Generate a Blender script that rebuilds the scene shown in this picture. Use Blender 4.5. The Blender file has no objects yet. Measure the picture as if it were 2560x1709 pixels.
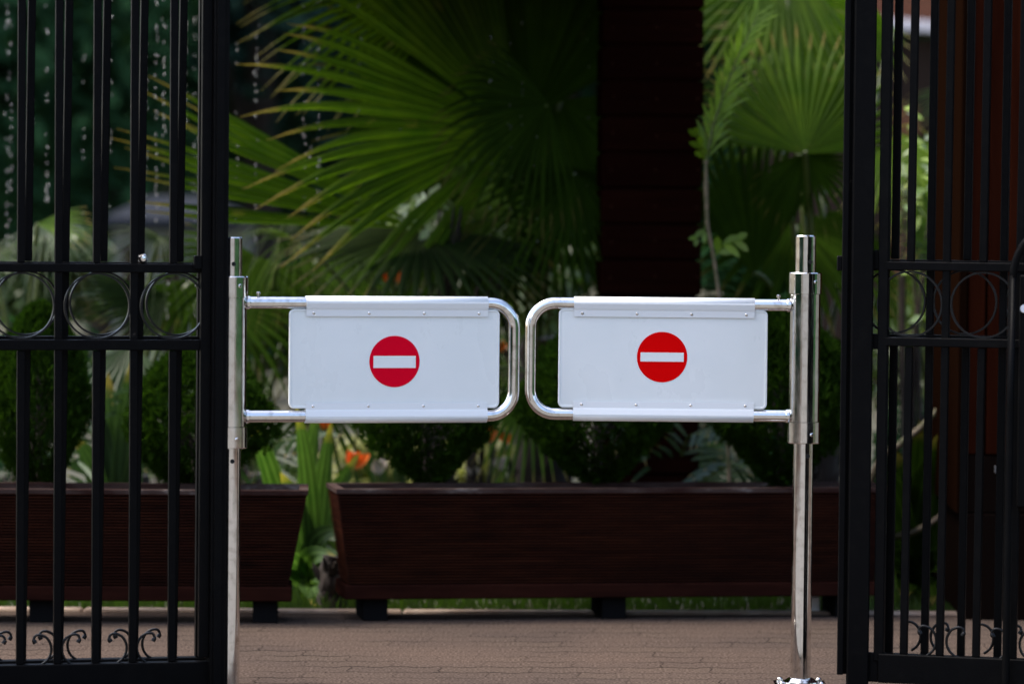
import bpy, math, random
from mathutils import Vector, Matrix
R = math.radians
random.seed(7)
sc = bpy.context.scene
C = sc.collection

# ------------------------------------------------------------------ camera
FPX = 9600.0
CAMH = 1.145
cam_d = bpy.data.cameras.new('camera')
cam = bpy.data.objects.new('camera', cam_d)
C.objects.link(cam)
cam_d.sensor_width = 36.0
cam_d.lens = 36.0 * FPX / 2560.0
cam_d.clip_start = 0.1
cam_d.clip_end = 500
ROT = Matrix.Rotation(R(90 - 2.0), 4, 'X') @ Matrix.Rotation(R(0.55), 4, 'Z')
cam.matrix_world = Matrix.Translation((0, 0, CAMH)) @ ROT
cam_d.dof.use_dof = True
cam_d.dof.focus_distance = 9.35
cam_d.dof.aperture_fstop = 2.5
sc.camera = cam

def P(x, y, Y):
    """world point seen at photo pixel (x, y) at distance Y along the world y axis"""
    d = ROT.to_3x3() @ Vector(((x - 1280) / FPX, -(y - 854.5) / FPX, -1))
    t = Y / d.y
    return Vector((d.x * t, Y, CAMH + d.z * t))
def GX(x, y, Y):
    return P(x, y, Y).x
def GZ(x, y, Y):
    return P(x, y, Y).z

# ------------------------------------------------------------------ light
SUN_EL = 60
w = bpy.data.worlds.new('World'); sc.world = w; w.use_nodes = True
nt = w.node_tree
bg = nt.nodes['Background']
sky = nt.nodes.new('ShaderNodeTexSky'); sky.sky_type = 'NISHITA'; sky.sun_disc = False
sky.sun_elevation = R(SUN_EL)
sky.air_density = 1.0; sky.dust_density = 4.0; sky.ozone_density = 1.0
nt.links.new(sky.outputs[0], bg.inputs[0]); bg.inputs[1].default_value = 0.15
sun_d = bpy.data.lights.new('sun', 'SUN'); sun = bpy.data.objects.new('sun', sun_d); C.objects.link(sun)
sun_d.energy = 1.5; sun_d.angle = R(18); sun_d.color = (1.0, 0.95, 0.87)
sdir = Vector((-0.60, 0.10, 0)).normalized() * math.cos(R(SUN_EL)) + Vector((0, 0, math.sin(R(SUN_EL))))
sun.rotation_euler = sdir.to_track_quat('Z', 'Y').to_euler()
sky.sun_rotation = math.atan2(sdir.x, sdir.y)
sc.view_settings.view_transform = 'Standard'
sc.view_settings.look = 'None'
sc.view_settings.gamma = 1
sc.view_settings.exposure = 1.52
sc.cycles.max_bounces = 8
sc.cycles.use_denoising = True

# ------------------------------------------------------------------ tagging
def tag(o, label=None, cat=None, group=None, kind=None):
    if label: o['label'] = label
    if cat: o['category'] = cat
    if group: o['group'] = group
    if kind: o['kind'] = kind
    return o
def empty(name, loc=(0, 0, 0), rz=0, **k):
    o = bpy.data.objects.new(name, None); C.objects.link(o)
    o.location = loc; o.rotation_euler = (0, 0, rz); o.empty_display_size = 0.1
    return tag(o, **k)

# ------------------------------------------------------------------ materials
def mat(name, color=(.5, .5, .5), rough=.5, metal=0, spec=.5, coat=0):
    m = bpy.data.materials.new(name); m.use_nodes = True
    b = m.node_tree.nodes['Principled BSDF']
    b.inputs['Base Color'].default_value = (*color, 1)
    b.inputs['Roughness'].default_value = rough
    b.inputs['Metallic'].default_value = metal
    b.inputs['Specular IOR Level'].default_value = spec
    b.inputs['Coat Weight'].default_value = coat
    return m
def N(m, t, **k):
    n = m.node_tree.nodes.new(t)
    for a, v in k.items():
        setattr(n, a, v)
    return n
def L(m, a, b):
    m.node_tree.links.new(a, b)
def BS(m):
    return m.node_tree.nodes['Principled BSDF']
def noise(m, scale, detail=4, coord='Object', stretch=None, rough=.6):
    tc = N(m, 'ShaderNodeTexCoord'); src = tc.outputs[coord]
    if stretch:
        mp = N(m, 'ShaderNodeMapping'); mp.inputs['Scale'].default_value = stretch
        L(m, src, mp.inputs[0]); src = mp.outputs[0]
    n = N(m, 'ShaderNodeTexNoise'); n.inputs['Scale'].default_value = scale
    n.inputs['Detail'].default_value = detail; n.inputs['Roughness'].default_value = rough
    L(m, src, n.inputs['Vector'])
    return n.outputs['Fac']
def ramp(m, fac, stops):
    r = N(m, 'ShaderNodeValToRGB'); e = r.color_ramp.elements
    while len(e) < len(stops): e.new(.5)
    for q, (p, c) in zip(e, stops):
        q.position = p; q.color = (*c, 1) if len(c) == 3 else c
    L(m, fac, r.inputs[0])
    return r.outputs[0]
def mixc(m, fac, a, b, mode='MIX'):
    x = N(m, 'ShaderNodeMix', data_type='RGBA', blend_type=mode)
    for s, v in ((x.inputs[0], fac), (x.inputs[6], a), (x.inputs[7], b)):
        if isinstance(v, (int, float)): s.default_value = v
        elif isinstance(v, tuple): s.default_value = (*v, 1)
        else: L(m, v, s)
    return x.outputs[2]
def math_(m, op, a, b=0.0, c=None):
    x = N(m, 'ShaderNodeMath', operation=op)
    for i, v in enumerate((a, b, c)):
        if v is None: continue
        if isinstance(v, (int, float)): x.inputs[i].default_value = v
        else: L(m, v, x.inputs[i])
    return x.outputs[0]
def bump(m, h, strength=.3, dist=.01):
    b = N(m, 'ShaderNodeBump'); b.inputs['Strength'].default_value = strength
    b.inputs['Distance'].default_value = dist
    L(m, h, b.inputs['Height']); L(m, b.outputs[0], BS(m).inputs['Normal'])

def leaf_mat(name, base, var, tip=None, trans=.35, rough=.42, tip_from=.8, spec=.5):
    """leaf: fine ribs across (UV x), colour drifting from leaf to leaf, tips of their own colour, light shining through"""
    m = mat(name, base, rough, 0, spec)
    uv = N(m, 'ShaderNodeUVMap'); sp = N(m, 'ShaderNodeSeparateXYZ'); L(m, uv.outputs[0], sp.inputs[0])
    nz = noise(m, 9, 4)
    col = ramp(m, nz, [(.3, base), (.72, var)])
    geo = N(m, 'ShaderNodeNewGeometry')
    col = mixc(m, math_(m, 'MULTIPLY', geo.outputs['Random Per Island'], .85), col, tuple(c * .45 for c in base))
    if tip:
        dry = noise(m, 5, 4, 'Object'); wn_ = math_(m, 'ADD', math_(m, 'MULTIPLY', geo.outputs['Random Per Island'], .35), math_(m, 'MULTIPLY', dry, .8)); col = mixc(m, ramp(m, wn_, [(.80, (0, 0, 0)), (.90, (.6, .6, .6))]), col, tip)
    wv = math_(m, 'ABSOLUTE', math_(m, 'SUBTRACT', math_(m, 'FRACT', math_(m, 'MULTIPLY', sp.outputs[0], 3.0)), .5))
    col = mixc(m, math_(m, 'MULTIPLY', ramp(m, wv, [(.28, (0, 0, 0)), (.5, (1, 1, 1))]), .4), col, tuple(min(1, c * 1.9 + .01) for c in var))
    if tip:
        n2 = noise(m, 25, 3)
        k = math_(m, 'ADD', sp.outputs[1], math_(m, 'MULTIPLY', n2, .16))
        f = ramp(m, k, [(tip_from, (0, 0, 0)), (min(.995, tip_from + .12), (1, 1, 1))])
        col = mixc(m, f, col, tip)
    L(m, col, BS(m).inputs['Base Color'])
    tr = N(m, 'ShaderNodeBsdfTranslucent'); mx = N(m, 'ShaderNodeMixShader'); mx.inputs[0].default_value = trans
    tcol = mixc(m, .6, col, (1.5, 1.7, .5), 'MULTIPLY')
    L(m, tcol, tr.inputs[0])
    out = m.node_tree.nodes['Material Output']
    L(m, BS(m).outputs[0], mx.inputs[1]); L(m, tr.outputs[0], mx.inputs[2]); L(m, mx.outputs[0], out.inputs[0])
    return m

M = {}
M['chrome'] = mat('chrome', (.78, .77, .76), .07, 1)
n = noise(M['chrome'], 22, 6, stretch=(1, 1, .35)); L(M['chrome'], ramp(M['chrome'], n, [(.42, (.05,) * 3), (.70, (.24,) * 3)]), BS(M['chrome']).inputs['Roughness'])
L(M['chrome'], ramp(M['chrome'], noise(M['chrome'], 45, 7), [(.50, (.80, .79, .78)), (.72, (.50, .48, .45))]), BS(M['chrome']).inputs['Base Color'])
M['dark_hole'] = mat('dark_hole', (.006, .006, .006), .8)
M['white_paint'] = mat('white_paint', (.80, .81, .83), .33, 0, .5)
n = noise(M['white_paint'], 5, 5); r9 = ramp(M['white_paint'], noise(M['white_paint'], 9, 7, stretch=(1, 1, .5)), [(.35, (.20,) * 3), (.7, (.52,) * 3)]); L(M['white_paint'], r9, BS(M['white_paint']).inputs['Roughness']); L(M['white_paint'], ramp(M['white_paint'], n, [(.25, (.78, .815, .805)), (.7, (.84, .86, .855))]), BS(M['white_paint']).inputs['Base Color'])
M['clamp'] = mat('clamp_paint', (.80, .82, .83), .28)
n = noise(M['clamp'], 16, 3, stretch=(1, 1, 3)); L(M['clamp'], ramp(M['clamp'], n, [(.77, (.80, .82, .83)), (.80, (.18, .18, .2))]), BS(M['clamp']).inputs['Base Color'])
M['red_a'] = mat('faded_red', (.74, .003, .022), .45)
M['red_b'] = mat('red', (.78, .002, .003), .4)
for k in ('red_a', 'red_b'):
    c = tuple(BS(M[k]).inputs['Base Color'].default_value)[:3]
    L(M[k], mixc(M[k], math_(M[k], 'MULTIPLY', noise(M[k], 30, 5), .25), c, tuple(x * .7 for x in c)), BS(M[k]).inputs['Base Color'])
M['iron'] = mat('black_iron', (.012, .0125, .014), .42, 0, .05)
n = noise(M['iron'], 30, 8, rough=.7)
L(M['iron'], ramp(M['iron'], n, [(.5, (.0028, .0028, .0031)), (.70, (.0046, .0044, .0044)), (.73, (.045, .038, .032))]), BS(M['iron']).inputs['Base Color'])
n2 = noise(M['iron'], 7, 5); L(M['iron'], ramp(M['iron'], n2, [(.3, (.34,) * 3), (.7, (.55,) * 3)]), BS(M['iron']).inputs['Roughness'])
bump(M['iron'], noise(M['iron'], 260, 3), .25, .002)
M['iron_lit'] = mat('lit_iron', (.005, .0052, .0056), .36, .0, .25)  # paler, glossier iron: top light on rings and scrolls put into the material
M['tub_wood'] = mat('dark_stained_wood', (.03, .014, .010), .5)
m = M['tub_wood']
n = noise(m, 5, 6, stretch=(1.2, 1.2, 14)); n3 = noise(m, 2.2, 3)
col = ramp(m, n, [(.3, (.020, .008, .006)), (.7, (.058, .019, .011))])
col = mixc(m, ramp(m, n3, [(.4, (0, 0, 0)), (.75, (.6, .6, .6))]), col, (.009, .005, .0055))
L(m, col, BS(m).inputs['Base Color'])
M['base_wood'] = mat('dark_base_board', (.020, .0075, .006), .6, 0, .05)
n = noise(M['base_wood'], 5, 5, stretch=(1, 1, 8)); L(M['base_wood'], ramp(M['base_wood'], n, [(.3, (.013, .005, .004)), (.7, (.030, .010, .007))]), BS(M['base_wood']).inputs['Base Color'])
M['tub_groove'] = mat('dark_groove', (.0012, .0008, .0007), .8, 0, .02)  # near-black colour for the groove faces
M['tub_top'] = mat('worn_wood_edge', (.07, .045, .038), .5)
n = noise(M['tub_top'], 7, 5, stretch=(1, 3, 3)); L(M['tub_top'], ramp(M['tub_top'], n, [(.35, (.028, .014, .012)), (.62, (.060, .042, .037)), (.75, (.20, .18, .17))]), BS(M['tub_top']).inputs['Base Color'])
M['tub_foot'] = mat('black_plastic_foot', (.008, .008, .0085), .6)
M['pillar_wood'] = mat('wenge_boards', (.018, .006, .005), .55)
m = M['pillar_wood']
n = noise(m, 4, 6, stretch=(1, 1, 14)); geo = N(m, 'ShaderNodeNewGeometry')
col = ramp(m, n, [(.3, (.008, .0022, .0015)), (.75, (.017, .0042, .0024))])
col = mixc(m, math_(m, 'MULTIPLY', geo.outputs['Random Per Island'], .6), col, (.006, .0014, .0012)); L(m, col, BS(m).inputs['Base Color'])
M['red_wood'] = mat('red_brown_cladding', (.10, .018, .007), .5)
m = M['red_wood']; n = noise(m, 5, 6, stretch=(10, 10, .6)); geo = N(m, 'ShaderNodeNewGeometry')
col = ramp(m, n, [(.3, (.017, .0038, .0018)), (.7, (.030, .0070, .0030))])
col = mixc(m, math_(m, 'MULTIPLY', geo.outputs['Random Per Island'], .45), col, (.008, .002, .0012)); L(m, col, BS(m).inputs['Base Color'])
M['trim_wood'] = mat('dark_brown_trim', (.0065, .0026, .0013), .7, 0, .03)
M['plinth'] = mat('dark_plinth', (.0060, .0036, .0028), .6)
M['screw'] = mat('dull_screw', (.026, .010, .006), .7)
M['bark'] = mat('bark', (.11, .075, .05), .85)
n = noise(M['bark'], 14, 6, stretch=(1, 1, .3)); L(M['bark'], ramp(M['bark'], n, [(.3, (.012, .008, .006)), (.7, (.045, .028, .018))]), BS(M['bark']).inputs['Base Color'])
bump(M['bark'], n, .8, .02)
M['stem'] = mat('pale_cane', (.30, .20, .12), .6)
n = noise(M['stem'], 10, 4, stretch=(1, 1, 3)); L(M['stem'], ramp(M['stem'], n, [(.35, (.07, .075, .02)), (.6, (.20, .14, .085))]), BS(M['stem']).inputs['Base Color'])
M['petiole'] = mat('green_petiole', (.06, .085, .012), .45)
M['concrete'] = mat('pale_concrete', (.5, .46, .4), .9)
n = noise(M['concrete'], 2.5, 8); L(M['concrete'], ramp(M['concrete'], n, [(.3, (.10, .095, .085)), (.7, (.16, .15, .132))]), BS(M['concrete']).inputs['Base Color'])
M['soil'] = mat('garden_soil', (.045, .035, .02), .95)
n = noise(M['soil'], 3, 8); L(M['soil'], ramp(M['soil'], n, [(.35, (.025, .035, .012)), (.65, (.05, .035, .022))]), BS(M['soil']).inputs['Base Color'])
M['kerb'] = mat('kerb_stone', (.34, .27, .22), .8)
n = noise(M['kerb'], 12, 6); L(M['kerb'], ramp(M['kerb'], n, [(.3, (.20, .13, .09)), (.7, (.36, .28, .22))]), BS(M['kerb']).inputs['Base Color'])
GREEN = (.035, .095, .006); YG = (.10, .16, .010)
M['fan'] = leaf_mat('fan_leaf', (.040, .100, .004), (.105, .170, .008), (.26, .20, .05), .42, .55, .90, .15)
M['fan_dark'] = leaf_mat('fan_leaf_deep_shaded', (.016, .036, .004), (.030, .060, .005), (.12, .10, .03), .22, .5, .9)  # deep green, darkened further: shade around the palm hubs is in this colour
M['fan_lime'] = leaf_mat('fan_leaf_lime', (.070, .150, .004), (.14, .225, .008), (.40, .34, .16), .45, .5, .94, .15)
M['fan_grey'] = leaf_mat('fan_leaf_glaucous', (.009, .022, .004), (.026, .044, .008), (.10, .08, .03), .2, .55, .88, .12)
M['fan_blue'] = leaf_mat('strap_leaf_bluish', (.018, .046, .012), (.045, .085, .026), (.20, .15, .04), .3, .45, .9, .35)
M['thuja'] = leaf_mat('thuja_spray', (.010, .026, .0035), (.030, .068, .005), None, .25, .6)
M['bush'] = leaf_mat('bush_leaf', (.030, .070, .010), (.085, .13, .025), None, .35, .45)
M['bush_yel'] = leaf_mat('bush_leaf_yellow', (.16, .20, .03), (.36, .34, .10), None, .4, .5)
M['strap'] = leaf_mat('strap_leaf', (.03, .08, .012), (.085, .15, .035), (.26, .22, .04), .45, .45, .9, .3)
M['cane_leaf'] = leaf_mat('cane_leaf', (.10, .19, .006), (.17, .27, .010), None, .45, .45)
M['tree_leaf'] = leaf_mat('tree_leaf', (.014, .046, .022), (.030, .075, .030), None, .25, .5)
M['tree_leaf2'] = leaf_mat('tree_leaf_teal', (.012, .034, .028), (.024, .050, .040), None, .2, .5)
M['grass'] = leaf_mat('grass_blade', (.035, .08, .010), (.07, .12, .02), None, .4, .5)
M['petal'] = mat('orange_petal', (.90, .17, .01), .5)
M['pale_petal'] = mat('pale_petal', (.75, .62, .50), .5)
M['white_petal'] = mat('white_plastic', (.75, .76, .80), .5)
M['grey_tab'] = mat('grey_tab', (.08, .08, .08), .6)
M['hut_roof'] = mat('grey_felt_roof', (.022, .025, .032), .9, 0, .05)
M['hut_wall'] = mat('pale_render', (.14, .145, .12), .8)
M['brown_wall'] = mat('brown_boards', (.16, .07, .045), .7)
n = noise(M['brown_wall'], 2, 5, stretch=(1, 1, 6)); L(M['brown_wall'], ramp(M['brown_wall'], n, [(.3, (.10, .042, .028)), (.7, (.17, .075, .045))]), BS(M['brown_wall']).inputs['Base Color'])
M['dark_wall'] = mat('slate_boards', (.030, .020, .016), .7)  # one even dark brown for the lower wall and the shutters
M['white_beam'] = mat('white_beam_paint', (.70, .64, .66), .6)
M['beige'] = mat('beige_render', (.55, .50, .42), .9)
n = noise(M['beige'], 1.5, 6); L(M['beige'], ramp(M['beige'], n, [(.3, (.42, .39, .34)), (.7, (.50, .47, .41))]), BS(M['beige']).inputs['Base Color'])
# falling water
M['water'] = mat('water', (.05, .055, .055), .5); BS(M['water']).inputs['Transmission Weight'].default_value = .75; BS(M['water']).inputs['IOR'].default_value = 1.33
# paving: staggered wavy-edged clay blocks
m = M['paving'] = mat('clay_pavers', (.2, .14, .11), .85)
tc = N(m, 'ShaderNodeTexCoord'); mp = N(m, 'ShaderNodeMapping'); mp.inputs['Rotation'].default_value = (0, 0, R(-3)); L(m, tc.outputs['Object'], mp.inputs[0])
sp = N(m, 'ShaderNodeSeparateXYZ'); L(m, mp.outputs[0], sp.inputs[0])
zx = math_(m, 'PINGPONG', sp.outputs[0], .056); zx = math_(m, 'SMOOTH_MAX', zx, .018, .01); zx = math_(m, 'SMOOTH_MIN', zx, .040, .01)
zy = math_(m, 'PINGPONG', sp.outputs[1], .056)
wn = N(m, 'ShaderNodeTexNoise'); wn.inputs['Scale'].default_value = 7; wn.inputs['Detail'].default_value = 3; L(m, mp.outputs[0], wn.inputs['Vector'])
wob = math_(m, 'MULTIPLY', wn.outputs['Fac'], .010)
cx = N(m, 'ShaderNodeCombineXYZ')
L(m, math_(m, 'ADD', math_(m, 'ADD', sp.outputs[0], math_(m, 'MULTIPLY', zy, .25)), wob), cx.inputs[0])
L(m, math_(m, 'MULTIPLY', math_(m, 'ADD', math_(m, 'ADD', sp.outputs[1], math_(m, 'MULTIPLY', zx, .7)), wob), .3), cx.inputs[1])
br = N(m, 'ShaderNodeTexBrick'); L(m, cx.outputs[0], br.inputs['Vector'])
br.inputs['Scale'].default_value = 1; br.inputs['Brick Width'].default_value = .225; br.inputs['Row Height'].default_value = .03375
br.inputs['Mortar Size'].default_value = .0020; br.inputs['Mortar Smooth'].default_value = .25; br.inputs['Bias'].default_value = 0
br.inputs['Color1'].default_value = (.076, .058, .046, 1); br.inputs['Color2'].default_value = (.064, .049, .041, 1); br.inputs['Mortar'].default_value = (.026, .021, .018, 1)
gr = N(m, 'ShaderNodeTexNoise'); gr.inputs['Scale'].default_value = 150; gr.inputs['Detail'].default_value = 4; L(m, tc.outputs['Object'], gr.inputs['Vector'])
st = N(m, 'ShaderNodeTexNoise'); st.inputs['Scale'].default_value = 1.6; st.inputs['Detail'].default_value = 6; L(m, tc.outputs['Object'], st.inputs['Vector'])
# some joints are filled with grit and barely show
jn = N(m, 'ShaderNodeTexNoise'); jn.inputs['Scale'].default_value = 3.2; jn.inputs['Detail'].default_value = 4; L(m, tc.outputs['Object'], jn.inputs['Vector'])
jf = ramp(m, jn.outputs['Fac'], [(.36, (0, 0, 0)), (.56, (.9, .9, .9))])
c1 = mixc(m, jf, br.outputs['Color'], (.068, .052, .043))
c2 = mixc(m, 1.0, c1, ramp(m, gr.outputs['Fac'], [(.33, (.42, .41, .42)), (.67, (1.62, 1.6, 1.6))]), 'MULTIPLY')
c3 = mixc(m, 1.0, c2, ramp(m, st.outputs['Fac'], [(.3, (.82, .84, .86)), (.7, (1.12, 1.08, 1.04))]), 'MULTIPLY')
L(m, c3, BS(m).inputs['Base Color'])
hh = math_(m, 'ADD', math_(m, 'MULTIPLY', br.outputs['Fac'], -1.0), math_(m, 'MULTIPLY', gr.outputs['Fac'], .35)); bump(m, hh, .7, .006)

for k_ in ('tub_wood', 'pillar_wood', 'red_wood', 'plinth', 'tub_foot', 'tub_top', 'red_a', 'red_b', 'brown_wall', 'dark_wall', 'thuja', 'paving', 'tree_leaf', 'tree_leaf2', 'fan_dark', 'screw', 'trim_wood', 'base_wood'):
    BS(M[k_]).inputs['Specular IOR Level'].default_value = 0
# ------------------------------------------------------------------ mesh builder
class MB:
    def __init__(s): s.v = []; s.f = []; s.uv = []; s.mi = []; s.sm = []
    def add(s, vs, fs, uvs=None, smooth=False, mi=0):
        b = len(s.v); s.v += [tuple(v) for v in vs]
        for f in fs:
            s.f.append(tuple(b + i for i in f)); s.sm.append(smooth); s.mi.append(mi)
            s.uv.append([(uvs[i] if uvs else (0, 0)) for i in f])
    def box(s, c, h, rot=None, bev=0, mi=0):
        """box at centre c, half sizes h, optional rotation matrix, bevelled edges"""
        c = Vector(c); rot = rot or Matrix.Identity(3)
        b = min(bev, min(h) * .95)
        if b <= 0:
            vs = [c + rot @ Vector((x * h[0], y * h[1], z * h[2])) for x in (-1, 1) for y in (-1, 1) for z in (-1, 1)]
            s.add(vs, [(0, 1, 3, 2), (4, 6, 7, 5), (0, 4, 5, 1), (2, 3, 7, 6), (0, 2, 6, 4), (1, 5, 7, 3)], mi=mi); return
        vs = []; idx = {}
        for x in (-1, 1):
            for y in (-1, 1):
                for z in (-1, 1):
                    for a in range(3):
                        q = [x * (h[0] - b), y * (h[1] - b), z * (h[2] - b)]
                        q[a] = (x, y, z)[a] * h[a]
                        idx[(x, y, z, a)] = len(vs); vs.append(c + rot @ Vector(q))
        F = []
        for a in range(3):
            o1, o2 = [(1, 2), (2, 0), (0, 1)][a]
            for sg in (-1, 1):
                q = []
                for (p, r) in ((-1, -1), (1, -1), (1, 1), (-1, 1)):
                    k = [0, 0, 0]; k[a] = sg; k[o1] = p; k[o2] = r; q.append(idx[(*k, a)])
                F.append(tuple(q if sg > 0 else q[::-1]))
        for a in range(3):
            o1, o2 = [(1, 2), (2, 0), (0, 1)][a]
            for p in (-1, 1):
                for r in (-1, 1):
                    k1 = [0, 0, 0]; k1[o1] = p; k1[o2] = r; k2 = list(k1); k1[a] = -1; k2[a] = 1
                    F.append((idx[(*k1, o1)], idx[(*k2, o1)], idx[(*k2, o2)], idx[(*k1, o2)]))
        for x in (-1, 1):
            for y in (-1, 1):
                for z in (-1, 1):
                    F.append(tuple(idx[(x, y, z, a)] for a in range(3)))
        s.add(vs, F, mi=mi)
    def tube(s, pts, r, n=16, cap=True, mi=0, up=None):
        pts = [Vector(p) for p in pts]
        rs = r if isinstance(r, (list, tuple)) else [r] * len(pts)
        t0 = (pts[1] - pts[0]).normalized()
        a = Vector(up) if up else (Vector((0, 0, 1)) if abs(t0.z) < .9 else Vector((1, 0, 0)))
        a = (a - t0 * a.dot(t0)).normalized(); vs = []; uv = []
        for i, p in enumerate(pts):
            t = (pts[min(i + 1, len(pts) - 1)] - pts[max(i - 1, 0)]).normalized()
            a = (a - t * a.dot(t)).normalized(); b = t.cross(a)
            for j in range(n):
                q = 2 * math.pi * j / n; vs.append(p + (a * math.cos(q) + b * math.sin(q)) * rs[i]); uv.append((j / n, i / (len(pts) - 1)))
        F = [(i * n + j, i * n + (j + 1) % n, (i + 1) * n + (j + 1) % n, (i + 1) * n + j) for i in range(len(pts) - 1) for j in range(n)]
        s.add(vs, F, uv, True, mi)
        if cap:
            m_ = len(pts) - 1
            s.add(vs[:n], [tuple(range(n))[::-1]], mi=mi); s.add(vs[m_ * n:], [tuple(range(n))], mi=mi)
    def lathe(s, c, prof, n=40, mi=0, axis=None, smooth=True):
        """profile of (radius, height) about an axis through c"""
        c = Vector(c); rot = (Vector(axis).to_track_quat('Z', 'Y').to_matrix() if axis else Matrix.Identity(3))
        for k in range(len(prof) - 1):
            (r0, z0), (r1, z1) = prof[k], prof[k + 1]; vs = []
            for j in range(n):
                q = 2 * math.pi * j / n
                vs.append(c + rot @ Vector((r0 * math.cos(q), r0 * math.sin(q), z0)))
            for j in range(n):
                q = 2 * math.pi * j / n
                vs.append(c + rot @ Vector((r1 * math.cos(q), r1 * math.sin(q), z1)))
            s.add(vs, [(j, (j + 1) % n, n + (j + 1) % n, n + j) for j in range(n)], smooth=smooth, mi=mi)
    def build(s, name, m, parent=None, loc=None, **k):
        me = bpy.data.meshes.new(name); me.from_pydata(s.v, [], s.f)
        for mm in (m if isinstance(m, (list, tuple)) else [m]): me.materials.append(mm)
        u = me.uv_layers.new(name='UVMap'); flat = [c for f in s.uv for q in f for c in q]
        u.data.foreach_set('uv', flat)
        me.polygons.foreach_set('use_smooth', s.sm); me.polygons.foreach_set('material_index', s.mi); me.update()
        o = bpy.data.objects.new(name, me); C.objects.link(o)
        if parent:
            o.parent = parent
        if loc: o.location = loc
        return tag(o, **k)
def rotz(a): return Matrix.Rotation(a, 3, 'Z')

def copy_tree(o, parent=None):
    c = o.copy(); C.objects.link(c)
    if parent: c.parent = parent
    for ch in [x for x in list(o.children)]: copy_tree(ch, c)
    return c

# ================================================================== SETTING
g = MB(); g.add([(-60, -60, -.02), (60, -60, -.02), (60, 120, -.02), (-60, 120, -.02)], [(0, 1, 2, 3)])
g.build('ground', M['soil'], kind='structure')
pv = MB()
EDGE = [(-9, 10.74), (-1.2, 10.76), (-.3, 10.79), (.3, 10.82), (1.0, 10.88), (9, 11.0)]
vs = [(x, -14, 0) for x, _ in EDGE] + [(x, y, 0) for x, y in EDGE]
n = len(EDGE); pv.add(vs, [(i, i + 1, n + i + 1, n + i) for i in range(n - 1)])
pv.build('pavement', M['paving'], kind='structure')
kb = MB()
for (a, b) in zip(EDGE[:-1], EDGE[1:]):
    A = Vector((*a, 0)); B = Vector((*b, 0)); k = max(1, int((B - A).length / .5)); d = (B - A).normalized(); nrm = Vector((-d.y, d.x, 0))
    for i in range(k):
        p = A + (B - A) * ((i + .5) / k); hl = (B - A).length / k / 2 - .002
        kb.box(p + nrm * .032 + Vector((0, 0, -.035)), (hl, .03, .042), rotz(math.atan2(d.y, d.x)), .006)
kb.build('garden_kerb', M['kerb'], kind='structure')

st = MB(); st.box((.8, .45, .006), (4.2, 8.15, .006), None, .003)
st.build('street', M['concrete'], kind='structure')
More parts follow.
